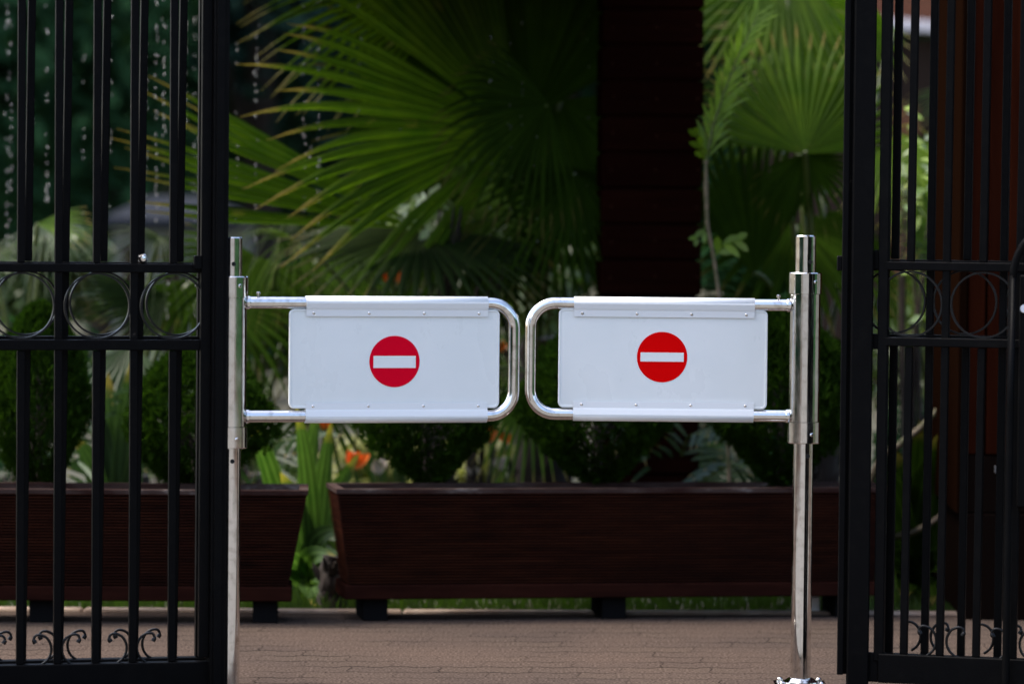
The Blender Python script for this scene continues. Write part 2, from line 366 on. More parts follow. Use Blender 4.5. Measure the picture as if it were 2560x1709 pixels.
# ================================================================== SWING BARRIERS
HUBR = .0395
def ring_screw(parent, p, name='screw'):
    s = MB(); s.lathe(p, [(.0001, -.0045), (.0028, -.0045), (.0046, -.003), (.0052, 0)], 12, axis=(0, 1, 0)); return s.build(name, M['chrome'], parent)
def barrier(base, xdir, Yend, arm_x, pane_x, clamp_x, tz, bz, pane_z, sleeve_z, collar, top_z, disc, redm, barh, label, show_base):
    """base: foot of the post; arm_x etc are distances from the post along the arm"""
    root = empty('swing_barrier', base, 0, label=label, cat='barrier', group='swing barriers closing the gateway')
    # post (local coordinates from here on)
    s = MB()
    s.lathe((0, 0, 0), [(.0245, .010), (.0245, top_z - .003), (.0225, top_z), (.0001, top_z + .001)], 48)
    s.build('post', M['chrome'], root)
    for z in (top_z - .063, sleeve_z[0] - .030):
        s = MB(); s.lathe((.0095 if xdir < 0 else .0062, -.0232 - .0012, z), [(.0001, .0), (.0052, .0), (.0052, .006)], 16, axis=(0, 1, 0))
        s.build('bolt_hole', M['dark_hole'], root)
    # base plate
    s = MB(); s.box((0, 0, .005), (.062, .055, .005), None, .002)
    s.lathe((0, 0, .010), [(.042, 0), (.042, .004), (.034, .009), (.030, .012), (.0246, .0125)], 40)
    for x in (-1, 1):
        for y in (-1, 1):
            s.lathe((x * .047, y * .043, .010), [(.008, 0), (.008, .005), (.0045, .008), (.0001, .0085)], 10)
    s.build('base_plate', M['chrome'], root)
    # pivot sleeve with collars
    z0, z1 = sleeve_z; c0, c1 = collar
    s = MB()
    s.lathe((0, 0, 0), [(.0246, z0), (HUBR - .001, z0), (HUBR, z0 + .002), (HUBR, c0 - .0012)], 56)
    s.lathe((0, 0, 0), [(.030, c0), (HUBR + .0004 - .003, c0), (HUBR - .003, c1)], 56)
    s.lathe((0, 0, 0), [(.030, c0 - .0012), (HUBR, c0 - .0012)], 56); s.lathe((0, 0, 0), [(HUBR, c1 + .0012), (.03, c1 + .0012)], 56)
    s.lathe((0, 0, 0), [(HUBR, c1 + .0012), (HUBR, z1 - .002), (HUBR - .0015, z1), (.0246, z1)], 56)
    s.build('pivot_sleeve', M['chrome'], root)
    for zz, ax in ((z1 - .022, .6), (z0 + .022, .45)):
        d = Vector((math.sin(ax), -math.cos(ax), 0))
        q = MB(); q.lathe(d * (HUBR - .001) + Vector((0, 0, zz)), [(.0001, .004), (.003, .004), (.0046, .0025), (.005, 0)], 12, axis=d)
        q.build('screw', M['chrome'], root)
    # arm: own frame, x along the arm
    ang = math.atan2(Yend, arm_x * xdir)
    ar = Matrix.Rotation(ang, 4, 'Z')
    def tr(b):
        b.v = [tuple(ar @ Vector(v)) for v in b.v]; return b
    Lx = math.hypot(arm_x, Yend); rt = .0140; rb = .058
    pts = [(HUBR - .006, 0, tz)]
    x1 = Lx - rt - rb
    for i in range(13):
        q = math.pi / 2 * i / 12; pts.append((x1 + rb * math.sin(q), 0, tz - rb + rb * math.cos(q)))
    for i in range(13):
        q = math.pi / 2 * i / 12; pts.append((x1 + rb * math.cos(q), 0, bz + rb - rb * math.sin(q)))
    pts.append((HUBR - .006, 0, bz))
    s = MB(); s.tube(pts, rt, 28, up=(0, 1, 0))
    for z in (tz, bz):
        s.lathe((HUBR - .004, 0, z), [(rt + .0022, 0), (rt + .0022, .006), (rt + .0014, .008), (rt + .0001, .0085)], 28, axis=(1, 0, 0))
    tr(s).build('arm_tube', M['chrome'], root)
    s = MB(); s.lathe((HUBR + .024, 0, tz + rt - .001), [(.003, 0), (.003, .006), (.0052, .006), (.0052, .011), (.0035, .012), (.0001, .012)], 14); tr(s).build('bolt', M['chrome'], root)
    # sign panel with rounded corners and raised rim
    (px0, px1), (pz0, pz1) = pane_x, pane_z
    def rr(inset, rad, y):
        o = []
        for cx_, cz_, a0 in ((px1 - inset - rad, pz1 - inset - rad, 0), (px0 + inset + rad, pz1 - inset - rad, 90), (px0 + inset + rad, pz0 + inset + rad, 180), (px1 - inset - rad, pz0 + inset + rad, 270)):
            for i in range(9):
                a = R(a0 + i * 90 / 8); o.append((cx_ + rad * math.cos(a), y, cz_ + rad * math.sin(a)))
        return o
    yf = -.006; F = -1 if xdir > 0 else 1     # arm frame is turned over when the arm points left
    loops = [rr(.0015, .012, .004), rr(0, .0135, .002), rr(0, .0135, yf + .0005), rr(.001, .0125, yf - .0016), rr(.0045, .009, yf - .0018), rr(.006, .0075, yf)]
    s = MB(); nn = 36; ALL = []
    for lp in loops: ALL += [(x, -y * F, z) for x, y, z in lp]
    FS = []
    for k in range(len(loops) - 1):
        for j in range(nn):
            FS.append((k * nn + j, k * nn + (j + 1) % nn, (k + 1) * nn + (j + 1) % nn, (k + 1) * nn + j))
    s.add(ALL, FS, smooth=False); s.add(ALL[-nn:], [tuple(range(nn))]); s.add(ALL[:nn], [tuple(range(nn))[::-1]])
    panel = tr(s).build('sign_panel', M['white_paint'], root)
    # no entry mark: red disc with a white bar
    dx, dz, dr, bw, bh, bz_ = disc
    s = MB(); yy = -yf * F * 1.0; face = (-1 if F < 0 else 1)
    def plate(b, shape, off):
        t = yf - off
        b.add([(x, -t * F, z) for x, z in shape] + [(x, -(t + .0006) * F, z) for x, z in shape],
              [tuple(range(len(shape)))] + [(i, (i + 1) % len(shape), len(shape) + (i + 1) % len(shape), len(shape) + i) for i in range(len(shape))])
    plate(s, [(dx + dr * math.cos(R(a * 4)), dz + dr * math.sin(R(a * 4))) for a in range(90)], .0007)
    no = tr(s).build('no_entry_disc', redm, panel)
    s = MB(); plate(s, [(dx - bw, bz_ - bh), (dx + bw, bz_ - bh), (dx + bw, bz_ + bh), (dx - bw, bz_ + bh)], .0014)
    tr(s).build('white_bar', M['white_paint'], panel)
    # clamps: sheet wrapped round the tube with a riveted flange
    for (z, sg) in ((tz, -1), (bz, 1)):
        s = MB(); r2 = rt + .0018; prof = []
        for i in range(15):
            a = R(-62 + i * (180 + 64) / 14)        # angle measured from the flange side
            prof.append((-(r2 * math.cos(R(90) - a + R(-28))), 0))
        prof = []
        for i in range(17):
            a = R(-150 + 240 * i / 16)              # from the back over the far side to the front
            prof.append((-math.sin(a) * r2, -sg * math.cos(a) * r2))
        prof = [(y, zz) for y, zz in prof]
        prof.append((-.0125, sg * (rt * .80))); prof.append((-.0105, sg * (rt + .002))); prof.append((-.0095, sg * (rt + .017))); prof.append((-.0078, sg * (rt + .017)))
        cx0, cx1 = clamp_x
        A = [(cx0, y * (1 if F < 0 else -1), z + q) for y, q in prof]; B = [(cx1, y * (1 if F < 0 else -1), z + q) for y, q in prof]
        k = len(prof); s.add(A + B, [(i, i + 1, k + i + 1, k + i) for i in range(k - 1)], smooth=False)
        o = tr(s).build('clamp_strip', M['clamp'], root)
        md = o.modifiers.new('thick', 'SOLIDIFY'); md.thickness = .0011; md.offset = 0
        for p_ in o.data.polygons: p_.use_smooth = p_.index < 15
        for i in range(4):
            x = cx0 + .018 + (cx1 - cx0 - .040) * i / 3 + (.002 if F > 0 else 0)
            q = MB(); yv = (-.0098 if F < 0 else .0098); q.lathe((x, yv, z + sg * (rt + .0095)), [(.0036, -.001), (.0036, .0008), (.0024, .0018), (.0001, .0021)], 12, axis=(0, -1 if F < 0 else 1, 0))
            tr(q).build('rivet', M['chrome'], o)
    return root

# left barrier (its post end swung a little toward the camera)
YL = 8.97; bl = P(577, 1000, YL); bl.z = 0
kL = YL / FPX
zL = lambda y: GZ(575, y, YL)
tipL = P(1299, 900, 9.13); armL = tipL.x - bl.x
xl = lambda x: (GX(x, 900, 8.97 + .16 * (x - 575) / 725) - bl.x) / math.cos(math.atan2(.16, armL))
barrier(bl, 1, .16, armL, (xl(722), xl(1247)), (xl(763), xl(1217)), zL(756), zL(1040.5), (zL(1021), zL(771)),
        (zL(1119), zL(690)), (zL(1065), zL(744)), zL(592), (xl(985), GZ(985, 900, 9.13), .0605, .0508, .0142, GZ(985, 901, 9.13)), M['red_a'], 0,
        'left chrome swing barrier, white panel with darker faded red disc, post against the gate frame', False)
# right barrier
YR = 9.21; br_ = P(2007, 1200, YR); br_.z = 0
zR = lambda y: GZ(2010, y, YR)
tipR = P(1312, 890, 9.21); armR = br_.x - tipR.x
xr = lambda x: (br_.x - GX(x, 890, 9.21))
barrier(br_, -1, .0, armR, (xr(1918), xr(1396)), (xr(1885), xr(1434)), zR(763.5), zR(1040), (zR(1024), zR(776)),
        (zR(1107), zR(681)), (zR(1053), zR(735)), zR(588), (xr(1655), GZ(1655, 892, 9.21), .0605, .0518, .0108, GZ(1655, 892, 9.21)), M['red_b'], 0,
        'right chrome swing barrier, white panel with scarlet disc, whole thick post showing', True)

# ================================================================== IRON GATES
def scroll_pts(x, z, s, sc_=1.12):
    """one leafy scroll: rises from the rail beside a bar, arches outward and hooks back down"""
    k = [(.004, 0), (.014, .012), (.019, .028), (.0165, .043), (.007, .055), (-.006, .061)]
    out = [(.030, .000), (.018, .010), (.0115, .024), (.012, .040), (.020, .054), (.032, .0605), (.043, .060), (.0475, .052), (.044, .044)]
    return [(x + s * a * sc_, z + b * sc_) for a, b in out]
def gate(name, label, org, ang, d, sgn, bars, zs, zbars, layer2, ring_r, extra):
    """org: top corner of the stile on the ground; local x along the gate away from the opening"""
    root = empty(name, (org.x, org.y, 0), ang, label=label, cat='gate', group='black wrought iron gates either side of the opening')
    return root

def iron_gate(label, org, rz, u_sign, spec):
    root = empty('iron_gate', (org.x, org.y, 0), rz, label=label, cat='gate', group='black iron gates either side of the opening')
    S = u_sign
    ZT = 2.15
    for li, Ly in enumerate(spec['layers']):
        w_ = Ly['w']; t = .0088
        ut, zb = Ly['u'], Ly['z']      # bar positions; z: rail heights
        lean = Ly['lean']
        for i, u in enumerate(ut):
            through = (i % 2) == Ly['par']
            def bar(z0, z1):
                s = MB(); zc = (z0 + z1) / 2
                rot = Matrix.Rotation(math.atan(lean), 3, 'Y')
                s.box((S * u + lean * (zc - .8), w_, zc), (t, t, (z1 - z0) / 2), rot, .0016); return s
            lowz = zb[0] if not Ly.get('long') else .06
            if through:
                bar(lowz, ZT).build('bar', M['iron'], root)
            else:
                bar(lowz, zb[1] - .001).build('bar', M['iron'], root); bar(zb[4] + .001, ZT).build('bar', M['iron'], root)
        # rails
        L1 = Ly['len']; u0 = Ly['start']
        for (a, b, th) in ((zb[1], zb[2], .013), (zb[3], zb[4], .013)) + (((zb[0] - .068 if not Ly.get('long') else .045, zb[0] if not Ly.get('long') else .085, .0185),)):
            s = MB(); s.box((S * (u0 + L1) / 2, w_, (a + b) / 2), ((L1 - u0) / 2, th, (b - a) / 2), None, .002); s.build('rail', M['iron'], root)
        # rings
        zr = (zb[2] + zb[3]) / 2; rr_ = (zb[3] - zb[2]) / 2 - .0005
        for u in Ly['rings']:
            s = MB(); n_ = 64; prof = [(rr_, -.006), (rr_, .006), (rr_ - .0042, .006), (rr_ - .0042, -.006), (rr_, -.006)]
            s.lathe((S * u, w_, zr), prof, n_, axis=(0, 1, 0)); s.build('ring', M['iron_lit'], root)
        # scrolls
        for i, u in enumerate(ut):
            if (i % 2) == Ly['par'] and Ly.get('scroll', True):
                for q in (-1, 1):
                    s = MB(); zq = zb[0] if not Ly.get('long') else spec['layers'][0]['z'][0] + .004
                    pts = [(x, w_ - .0, z) for x, z in scroll_pts(S * u, zq - .001, q)]
                    # smooth the path
                    pp = []
                    for k in range(len(pts) - 1):
                        p0 = Vector(pts[max(k - 1, 0)]); p1 = Vector(pts[k]); p2 = Vector(pts[k + 1]); p3 = Vector(pts[min(k + 2, len(pts) - 1)])
                        for m_ in range(4):
                            f = m_ / 4; pp.append(.5 * ((2 * p1) + (p2 - p0) * f + (2 * p0 - 5 * p1 + 4 * p2 - p3) * f * f + (3 * p1 - p0 - 3 * p2 + p3) * f ** 3))
                    pp.append(Vector(pts[-1]))
                    rad = [.0032 + (.0022 if k > len(pp) - 5 else 0) for k in range(len(pp))]
                    s.tube(pp, rad, 8); s.build('scroll', M['iron_lit'], root)
    for (nm, c, h, b) in spec['boxes']:
        s = MB(); s.box((S * c[0], c[1], c[2]), h, None, b); s.build(nm, M['iron'], root)
    return root

# --- left gate : plane turned so that its far end comes toward the camera
YG1 = 8.95
oL = P(497, 800, YG1)
aL = R(14)                     # left end nearer
def uL(x, y=900):              # distance along the gate plane for a pixel column
    # intersect viewing ray with plane through oL, direction (-cos, -sin)
    d = P(x, y, 1.0); dx, dy = d.x, 1.0
    ca, sa = math.cos(aL), math.sin(aL)
    # oL + u*(-ca,-sa) = t*(dx,dy)
    u = (oL.x * dy - oL.y * dx) / (ca * dy - sa * dx)
    return u
zg = lambda x, y, Y: GZ(x, y, Y)
front_z = [zg(497, 1651, 8.95), zg(497, 875, 8.95), zg(497, 849, 8.95), zg(497, 682, 8.95), zg(497, 660, 8.95)]
rear_z = [.06, zg(497, 866, 8.99), zg(497, 840, 8.99), zg(497, 678, 8.99), zg(497, 656, 8.99)]
ub = [uL(x + 9) for x in (423, 325, 232, 136.5, 43, -51, -146, -240)]
gL = iron_gate('left black iron gate with a small chrome latch on its rail', Vector((oL.x, YG1, 0)), math.pi + aL, 1, dict(layers=[
    dict(w=0, u=ub, z=front_z, lean=.002, par=1, len=.95, start=-.03, rings=[uL(432), uL(242), uL(53), uL(-135)]),
    dict(w=-.042, u=[q - .0185 for q in ub], z=rear_z, lean=-.010, par=1, len=.95, start=-.025, long=True, rings=[uL(x_) - .008 for x_ in (441, 250, 62, -127)]),
], boxes=[
    ('stile', (-.0135, .012, 1.12), (.012, .012, 1.03), .002),
    ('stile', (-.0135, -.045, 1.10), (.010, .012, 1.05), .002),
    ('gate_post', (-.0430, .008, 1.075), (.0180, .038, 1.075), .003),
    ('gate_post_strip', (-.040, .0495, 1.075), (.0090, .004, 1.075), .001),
    ('latch_plate', (.006, .017, front_z[4] + .004), (.009, .010, .016), .002),
]))
# chrome latch knobs on the left gate's upper rail
s = MB(); c = Vector((uL(357), -.02, front_z[4] + .012)); s.box(c, (.010, .012, .010), Matrix.Rotation(.3, 3, 'Y'), .004); s.lathe(c + Vector((0, .014, 0)), [(.0085, -.006), (.0085, .004), (.006, .007), (.0001, .008)], 20, axis=(0, 1, 0))
s.build('latch', M['chrome'], gL)

# --- right gate
YG2 = 9.0
oR = P(2209, 800, YG2)
aR = R(16)
def uR(x, y=1294):
    d = P(x, y, 1.0); dx = d.x
    ca, sa = math.cos(aR), math.sin(aR)
    # oR + u*(ca,-sa) = t*(dx,1)
    return (oR.y * dx - oR.x) / (ca + sa * dx)
front_z2 = [zg(2209, 1631, 9.0), zg(2209, 864, 9.0), zg(2209, 842, 9.0), zg(2209, 675, 9.0), zg(2209, 653, 9.0)]
rear_z2 = [.06, zg(2209, 858, 9.05), zg(2209, 834, 9.05), zg(2209, 671, 9.05), zg(2209, 648, 9.05)]
ub2 = [uR(x + 9.5) for x in (2258, 2348, 2439, 2531, 2622, 2712)]
rearu = [uR(x + 9.5) + .0 for x in (2219, 2308.5, 2400, 2492, 2583, 2674)]
# rear layer sits d behind: shift its coordinates for the view angle
dR = .050
sh = dR * math.tan(R(6.2) - aR)
gR = iron_gate('right black iron gate in front of the red-brown kiosk, lock box at its edge', Vector((oR.x, YG2, 0)), -aR, 1, dict(layers=[
    dict(w=0, u=ub2, z=front_z2, lean=.005, par=1, len=.62, start=.0, rings=[uR(2275, 757), uR(2459, 757), uR(2643, 757)]),
    dict(w=dR, u=[u + sh for u in rearu], z=rear_z2, lean=.003, par=1, len=.62, start=-.02, long=True, rings=[uR(2234, 757) + sh, uR(2413, 757) + sh, uR(2595, 757) + sh]),
], boxes=[
    ('stile', (0, 0, 1.12), (.0118, .0125, 1.03), .002),
    ('stile', (-.010, dR, 1.10), (.010, .012, 1.05), .002),
    ('hinge', (-.024, .006, front_z2[4] + .002), (.014, .010, .024), .004),
    ('hinge', (-.024, .006, front_z2[1] + .010), (.014, .010, .018), .003),
    ('hinge', (-.026, .004, front_z2[0] - .034), (.026, .012, .034), .003),
]))
# lock box and its bowed guard on the right gate
s = MB(); s.box((uR(2565), .0, (zg(2209, 693, 9) + zg(2209, 1245, 9)) / 2), (.020, .024, .27), None, .004); lk = s.build('lock_box', M['iron'], gR)
s = MB(); s.lathe((uR(2566, 765), -.026, zg(2209, 765, 9)), [(.0001, .012), (.008, .012), (.010, .008), (.010, 0)], 20, axis=(0, -1, 0)); s.build('lock_cylinder', M['white_petal'], lk)
s = MB(); pts = []
xg = uR(2531, 1200)
for i in range(11):
    a = R(90 + 9 * i); pts.append((xg + .075 + .075 * math.cos(a) , -.045, zg(2209, 575, 9) - .12 + .12 * math.sin(a)))
pts += [(xg, -.045, 1.0), (xg - .001, -.045, .7), (xg - .002, -.045, .3), (xg - .002, -.045, .03)]
s.tube(pts, .0092, 14); s.build('guard_rod', M['iron'], gR)
# heavy post of the right gate
pp = P(2139, 860, 9.02); gp = empty('gate_post', (pp.x, 9.02, 0), R(-4), label='heavy black iron gate post between right barrier and right gate', cat='post')
s = MB(); s.box((.014, 0, 1.1), (.0255, .030, 1.1), None, .003); s.box((-.0085, -.014, 1.1), (.0045, .010, 1.1), None, .001); s.build('column', M['iron'], gp)
zst = GZ(2120, 1688, 8.98)
s = MB(); s.box((-.027, -.012, (2.2 + zst) / 2), (.0075, .012, (2.2 - zst) / 2), None, .002); s.box((-.0165, .004, (2.2 + zst) / 2), (.006, .010, (2.2 - zst) / 2), None, .001); s.build('stop_strip', M['iron'], gp)
s = MB(); s.box((-.040, -.010, GZ(2100, 658, 9)), (.006, .011, .0175), None, .002); s.build('keeper', M['iron'], gp)

# ================================================================== PLANTERS
def planter(loc, rz, length, label, fl=.036):
    root = empty('planter', loc, rz, label=label, cat='planter', group='dark wooden planters along the kerb')
    hl = length / 2; HD = .135; z0, z1 = .062, .102; zt = .368; N_ = 31
    # grooved side boards, flaring outward to the top
    def ring(z, grow):
        f = fl * (z - z1) / (zt - z1); x = hl - fl + f + grow; y = HD - .036 + f * .6 + grow
        return [(-x, -y, z), (x, -y, z), (x, y, z), (-x, y, z)]
    for side in range(4):
        s = MB(); GM = [M['tub_wood'], M['tub_groove']]; vs = []; k = 0; dz = (zt - .012 - z1) / N_
        rows = []
        for i in range(N_):
            za = z1 + i * dz
            board = (i % 10 == 0) and i > 0
            deep = .010 if board else .006
            rows += [(za, -deep), (za + dz * .46, -deep), (za + dz * .54, 0), (za + dz * .94, 0)]
        rows.append((zt - .012, 0))
        for (z, gw) in rows:
            r_ = ring(z, gw); a = r_[side]; b = r_[(side + 1) % 4]; vs += [a, b]
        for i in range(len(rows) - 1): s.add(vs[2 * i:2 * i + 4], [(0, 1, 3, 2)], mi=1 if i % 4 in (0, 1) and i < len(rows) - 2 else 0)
        s.build('side_board', GM, root)
    s = MB(); r_ = ring(zt - .012, .003); ri = ring(zt - .012, -.022)
    up = [(x, y, z + .012) for x, y, z in r_]; ui = [(x, y, z + .012) for x, y, z in ri]
    lo = [(x, y, z - .03) for x, y, z in ri]
    vs = r_ + up + ui + lo
    fs = []
    for i in range(4):
        j = (i + 1) % 4; fs += [(i, j, 4 + j, 4 + i), (4 + i, 4 + j, 8 + j, 8 + i), (8 + i, 8 + j, 12 + j, 12 + i)]
    s.add(vs, fs); s.build('rim', M['tub_top'], root)
    s = MB(); rs = ring(zt - .045, -.012); s.add(rs, [(0, 1, 2, 3)]); s.build('soil', M['soil'], root)
    s = MB(); s.box((0, 0, (z0 + z1) / 2), (hl - fl + .010, HD - .026, (z1 - z0) / 2), None, .003); s.build('base_board', M['base_wood'], root)
    for x in (-hl + .115, 0, hl - .115):
        s = MB(); s.box((x, 0, z0 / 2), (.034, HD - .05, z0 / 2), None, .002); s.build('foot', M['tub_foot'], root)
    return root
YP = 10.57
# right planter : left end nearer, front face from x 862 to 2215
pA = P(838, 1230, YP); pB = P(2222, 1230, YP + .26)
cen = (pA + pB) / 2; dvec = pB - pA; azp = math.atan2(dvec.y, dvec.x); LEN = math.hypot(dvec.x, dvec.y)
nv = Vector((-math.sin(azp), math.cos(azp), 0))
c2 = Vector((cen.x, cen.y, 0)) + nv * .085
PL2 = planter(c2, azp, LEN, 'long grooved dark wood planter in the middle, below both no-entry panels')
pC = P(770, 1230, YP - .06); LEN1 = 1.45
az1 = R(3.0); dv = Vector((math.cos(az1), math.sin(az1), 0))
c1_ = Vector((pC.x, pC.y, 0)) - dv * (LEN1 / 2) + Vector((-math.sin(az1), math.cos(az1), 0)) * .085
PL1 = planter(c1_, az1, LEN1, 'grooved dark wood planter cut off by the left edge, behind the iron gate bars', .052)

# ================================================================== THUJA BALLS
def egg_r(t):
    """radius share at height share t (0 bottom, 1 top): narrow foot, full middle, domed top"""
    return max(0.02, math.sin(math.pi * min(1, t) ** .80) ** .62) * (.45 + .55 * min(1, t / .38))
def thuja_mesh(seed, n=9000):
    rnd = random.Random(seed); s = MB()
    for i in range(n):
        t = rnd.random() ** .8; th = rnd.random() * 6.283
        lump = 1 + .13 * math.sin(3 * th + seed + 5 * t) + .10 * math.sin(7 * th + 9 * t + seed) + .05 * math.sin(17 * t + 4 * th)
        rr_ = egg_r(t) * lump * (1 - .45 * rnd.random() ** 2.2) * (1 + .16 * rnd.random() if rnd.random() < .14 else 1)
        p = Vector((math.cos(th) * rr_ * .5, math.sin(th) * rr_ * .5, t))
        out = Vector((math.cos(th), math.sin(th), .15 + 1.1 * (t - .35))).normalized()
        out = (out + Vector((rnd.uniform(-.6, .6), rnd.uniform(-.6, .6), rnd.uniform(-.3, .7)))).normalized()
        side = out.cross(Vector((rnd.uniform(-1, 1), rnd.uniform(-1, 1), rnd.uniform(-1, 1)))).normalized()
        L_ = rnd.uniform(.04, .075)
        for k in range(5):
            a = (k - 2) * .42 + rnd.uniform(-.1, .1); d = out * math.cos(a) + side * math.sin(a); w_ = out.cross(side) * .3 + side * .7
            b = p + out * (L_ * .12 * k * .4); q = b + d * L_ * (1 - .12 * abs(k - 2)); m_ = (b + q) / 2
            wv = d.cross(out.cross(side)).normalized() * L_ * .085
            s.add([b, m_ + wv, q, m_ - wv], [(0, 1, 2, 3)], [(.5, 0), (1, .5), (.5, 1), (0, .5)])
    return s
TV = []
def thuja(px, ytop, ybot, wpx, Y, label, seed, src=None):
    base = P(px, ybot, Y); top = P(px, ytop, Y); H = top.z - base.z; W = wpx * Y / FPX
    if src is None:
        root = empty('thuja_shrub', base)
        f = thuja_mesh(seed).build('foliage', M['thuja'], root); f.scale = (W, W, H)
        s = MB(); rnd = random.Random(seed)
        s.tube([(0, 0, -.09), (.004, 0, .0), (.002, .004, H * .3), (0, 0, H * .8)], [.014, .012, .009, .003], 10)
        for k in range(16):
            a = rnd.random() * 6.28; z = H * rnd.uniform(.02, .5); l = W * rnd.uniform(.2, .38)
            s.tube([(0, 0, z), (math.cos(a) * l * .5, math.sin(a) * l * .5, z + l * .5), (math.cos(a) * l, math.sin(a) * l, z + l * 1.2)], [.005, .004, .002], 5)
        s.build('trunk', M['bark'], root)
    else:
        root = copy_tree(src); root.location = base
        for ch in root.children:
            if ch.name.startswith('foliage'): ch.scale = (W, W, H)
        root.rotation_euler.z = seed
    tag(root, label, 'shrub', 'clipped thuja shrubs in the planters')
    return root
t1 = thuja(95, 770, 1225, 250, 10.78, 'clipped thuja shrub behind the gate bars, leftmost of the row', 3)
t2 = thuja(490, 868, 1228, 345, 10.78, 'clipped thuja shrub between the gate and the left barrier post', 11)
t3 = thuja(1070, 800, 1210, 318, 10.86, 'dark clipped thuja shrub standing below the left no-entry panel', 2.1, t1)
t4 = thuja(1495, 790, 1208, 370, 10.92, 'clipped thuja shrub behind the middle of the right no-entry panel', 4.4, t2)
t5 = thuja(1950, 765, 1208, 345, 10.98, 'clipped thuja shrub behind the right barrier post', 5.2, t1)

# ================================================================== PALMS
def fan(hub, axis, nrm, Rr, spread, nseg, split=.55, droop=.15, pleat=.16, seed=1, shortside=.25, tipw=.25, cup=.0, jit=.05, skip=0):
    """pleated fan leaf: nseg folded segments, joined up to `split` of their length, then free with drooping tips"""
    rnd = random.Random(seed); a = Vector(axis).normalized(); n_ = Vector(nrm); n_ = (n_ - a * n_.dot(a)).normalized(); b = n_.cross(a)
    s = MB(); hub = Vector(hub); dth = 2 * spread / nseg; K = 12
    droops = [rnd.uniform(.4, 1.8) for _ in range(nseg)]
    for i in range(nseg):
        th0 = -spread + dth * i; th = th0 + dth / 2
        Ls = Rr * (1 - shortside * (abs(th) / spread) ** 2) * (1 + rnd.uniform(-jit, jit)); rs = Rr * split * (1 - shortside * (abs(th) / spread) ** 2) * (1 + rnd.uniform(-jit, jit) * 1.6)
        tw = rnd.uniform(-.05, .05)
        if rnd.random() < skip: continue
        vs = []; uv = []
        for k in range(K + 1):
            f = k / K; r = Ls * (.015 + .985 * f)
            if r < rs: hw = dth / 2; lin = None
            else:
                q = (r - rs) / max(1e-6, Ls - rs); hw = (dth / 2) * rs / r * max(.03, (1 - q) ** 1.0); 
            extra = max(0, (r - rs) / Rr)
            sag = Vector((0, 0, -1)) * (droop * Rr * (r / Rr) ** 2 * .5 + droops[i] * droop * 1.6 * Rr * extra ** 2)
            cupv = n_ * (cup * Rr * (r / Rr) ** 2)
            for e, pl in ((-1, -1), (0, 1), (1, -1)):
                t = th + e * hw + tw * extra
                d = a * math.cos(t) + b * math.sin(t)
                h = pleat * pl * r * math.sin(max(hw, .002)) * (1.0)
                if r < rs: pass
                vs.append(hub + d * r + n_ * h + sag + cupv); uv.append(((e + 1) / 2, f))
        F = []
        for k in range(K):
            for e in range(2):
                F.append((k * 3 + e, k * 3 + e + 1, (k + 1) * 3 + e + 1, (k + 1) * 3 + e))
        s.add(vs, F, uv, True)
    return s
def bez(p0, p1, p2, n=12):
    p0, p1, p2 = Vector(p0), Vector(p1), Vector(p2)
    return [p0 * (1 - t) ** 2 + p1 * 2 * t * (1 - t) + p2 * t * t for t in [i / n for i in range(n + 1)]]
def frond(root, crown, px, py, Y, tx, ty, TY, Rpx, spread, nseg, m, nrm=(0, -1, .25), lift=.25, **k):
    """fan leaf whose hub shows at (px,py), opening toward (tx,ty)"""
    hub = P(px, py, Y); ax = P(tx, ty, TY) - hub; Rr = Rpx * Y / FPX
    f = fan(hub, ax, nrm, Rr, R(spread), nseg, **k).build('frond', m, root)
    f.matrix_parent_inverse = Matrix.Translation(-root.location)
    s = MB(); c = Vector(crown); mid = (c + hub) / 2 + Vector((0, 0, lift))
    s.tube(bez(c, mid, hub + ax.normalized() * .01, 14), [.011 - .004 * i / 14 for i in range(15)], 8)
    s.build('petiole', M['petiole'], f)
    return f
def palm_root(name, loc, label, group=None):
    return empty(name, loc, 0, label=label, cat='palm', group=group)
def palm_trunk(root, h, r0=.09, seed=1):
    s = MB(); rnd = random.Random(seed); pts = []; rs = []
    k = int(h / .05) + 2
    for i in range(k): 
        z = h * i / (k - 1); pts.append((.02 * math.sin(z * 2), .02 * math.cos(z * 3), z - .03)); rs.append(r0 * (1 - .25 * i / k) * (1.12 if i % 2 else .95))
    s.tube(pts, rs, 14)
    for i in range(int(h * 60)):
        z = rnd.random() * h; a = rnd.random() * 6.28; rr_ = r0 * .9
        s.tube([(math.cos(a) * rr_, math.sin(a) * rr_, z), (math.cos(a) * rr_ * 1.35, math.sin(a) * rr_ * 1.35, z + .05)], [.012, .003], 5)
    s.build('trunk', M['bark'], root)

# --- big central palm
cb = P(1345, 900, 12.6); pr = palm_root('fan_palm', (cb.x, 12.6, 0), 'large fan palm with huge green leaves, inner ones coloured dark for shade, left of the boarded pillar', 'fan palms in the bed')
palm_trunk(pr, .75, .10, 3); CR = (cb.x, 12.6, .72)
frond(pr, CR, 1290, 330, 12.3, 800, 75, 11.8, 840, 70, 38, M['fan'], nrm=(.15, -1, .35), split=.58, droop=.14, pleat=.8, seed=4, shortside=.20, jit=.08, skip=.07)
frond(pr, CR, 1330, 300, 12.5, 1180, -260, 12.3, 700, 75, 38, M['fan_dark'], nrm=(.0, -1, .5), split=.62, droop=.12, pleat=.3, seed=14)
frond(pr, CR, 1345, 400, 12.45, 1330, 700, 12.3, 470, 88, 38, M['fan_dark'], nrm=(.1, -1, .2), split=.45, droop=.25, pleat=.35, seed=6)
frond(pr, CR, 1400, 250, 12.75, 1480, 500, 12.5, 480, 80, 34, M['fan_dark'], nrm=(0, -1, .1), split=.5, droop=.3, pleat=.3, seed=8)
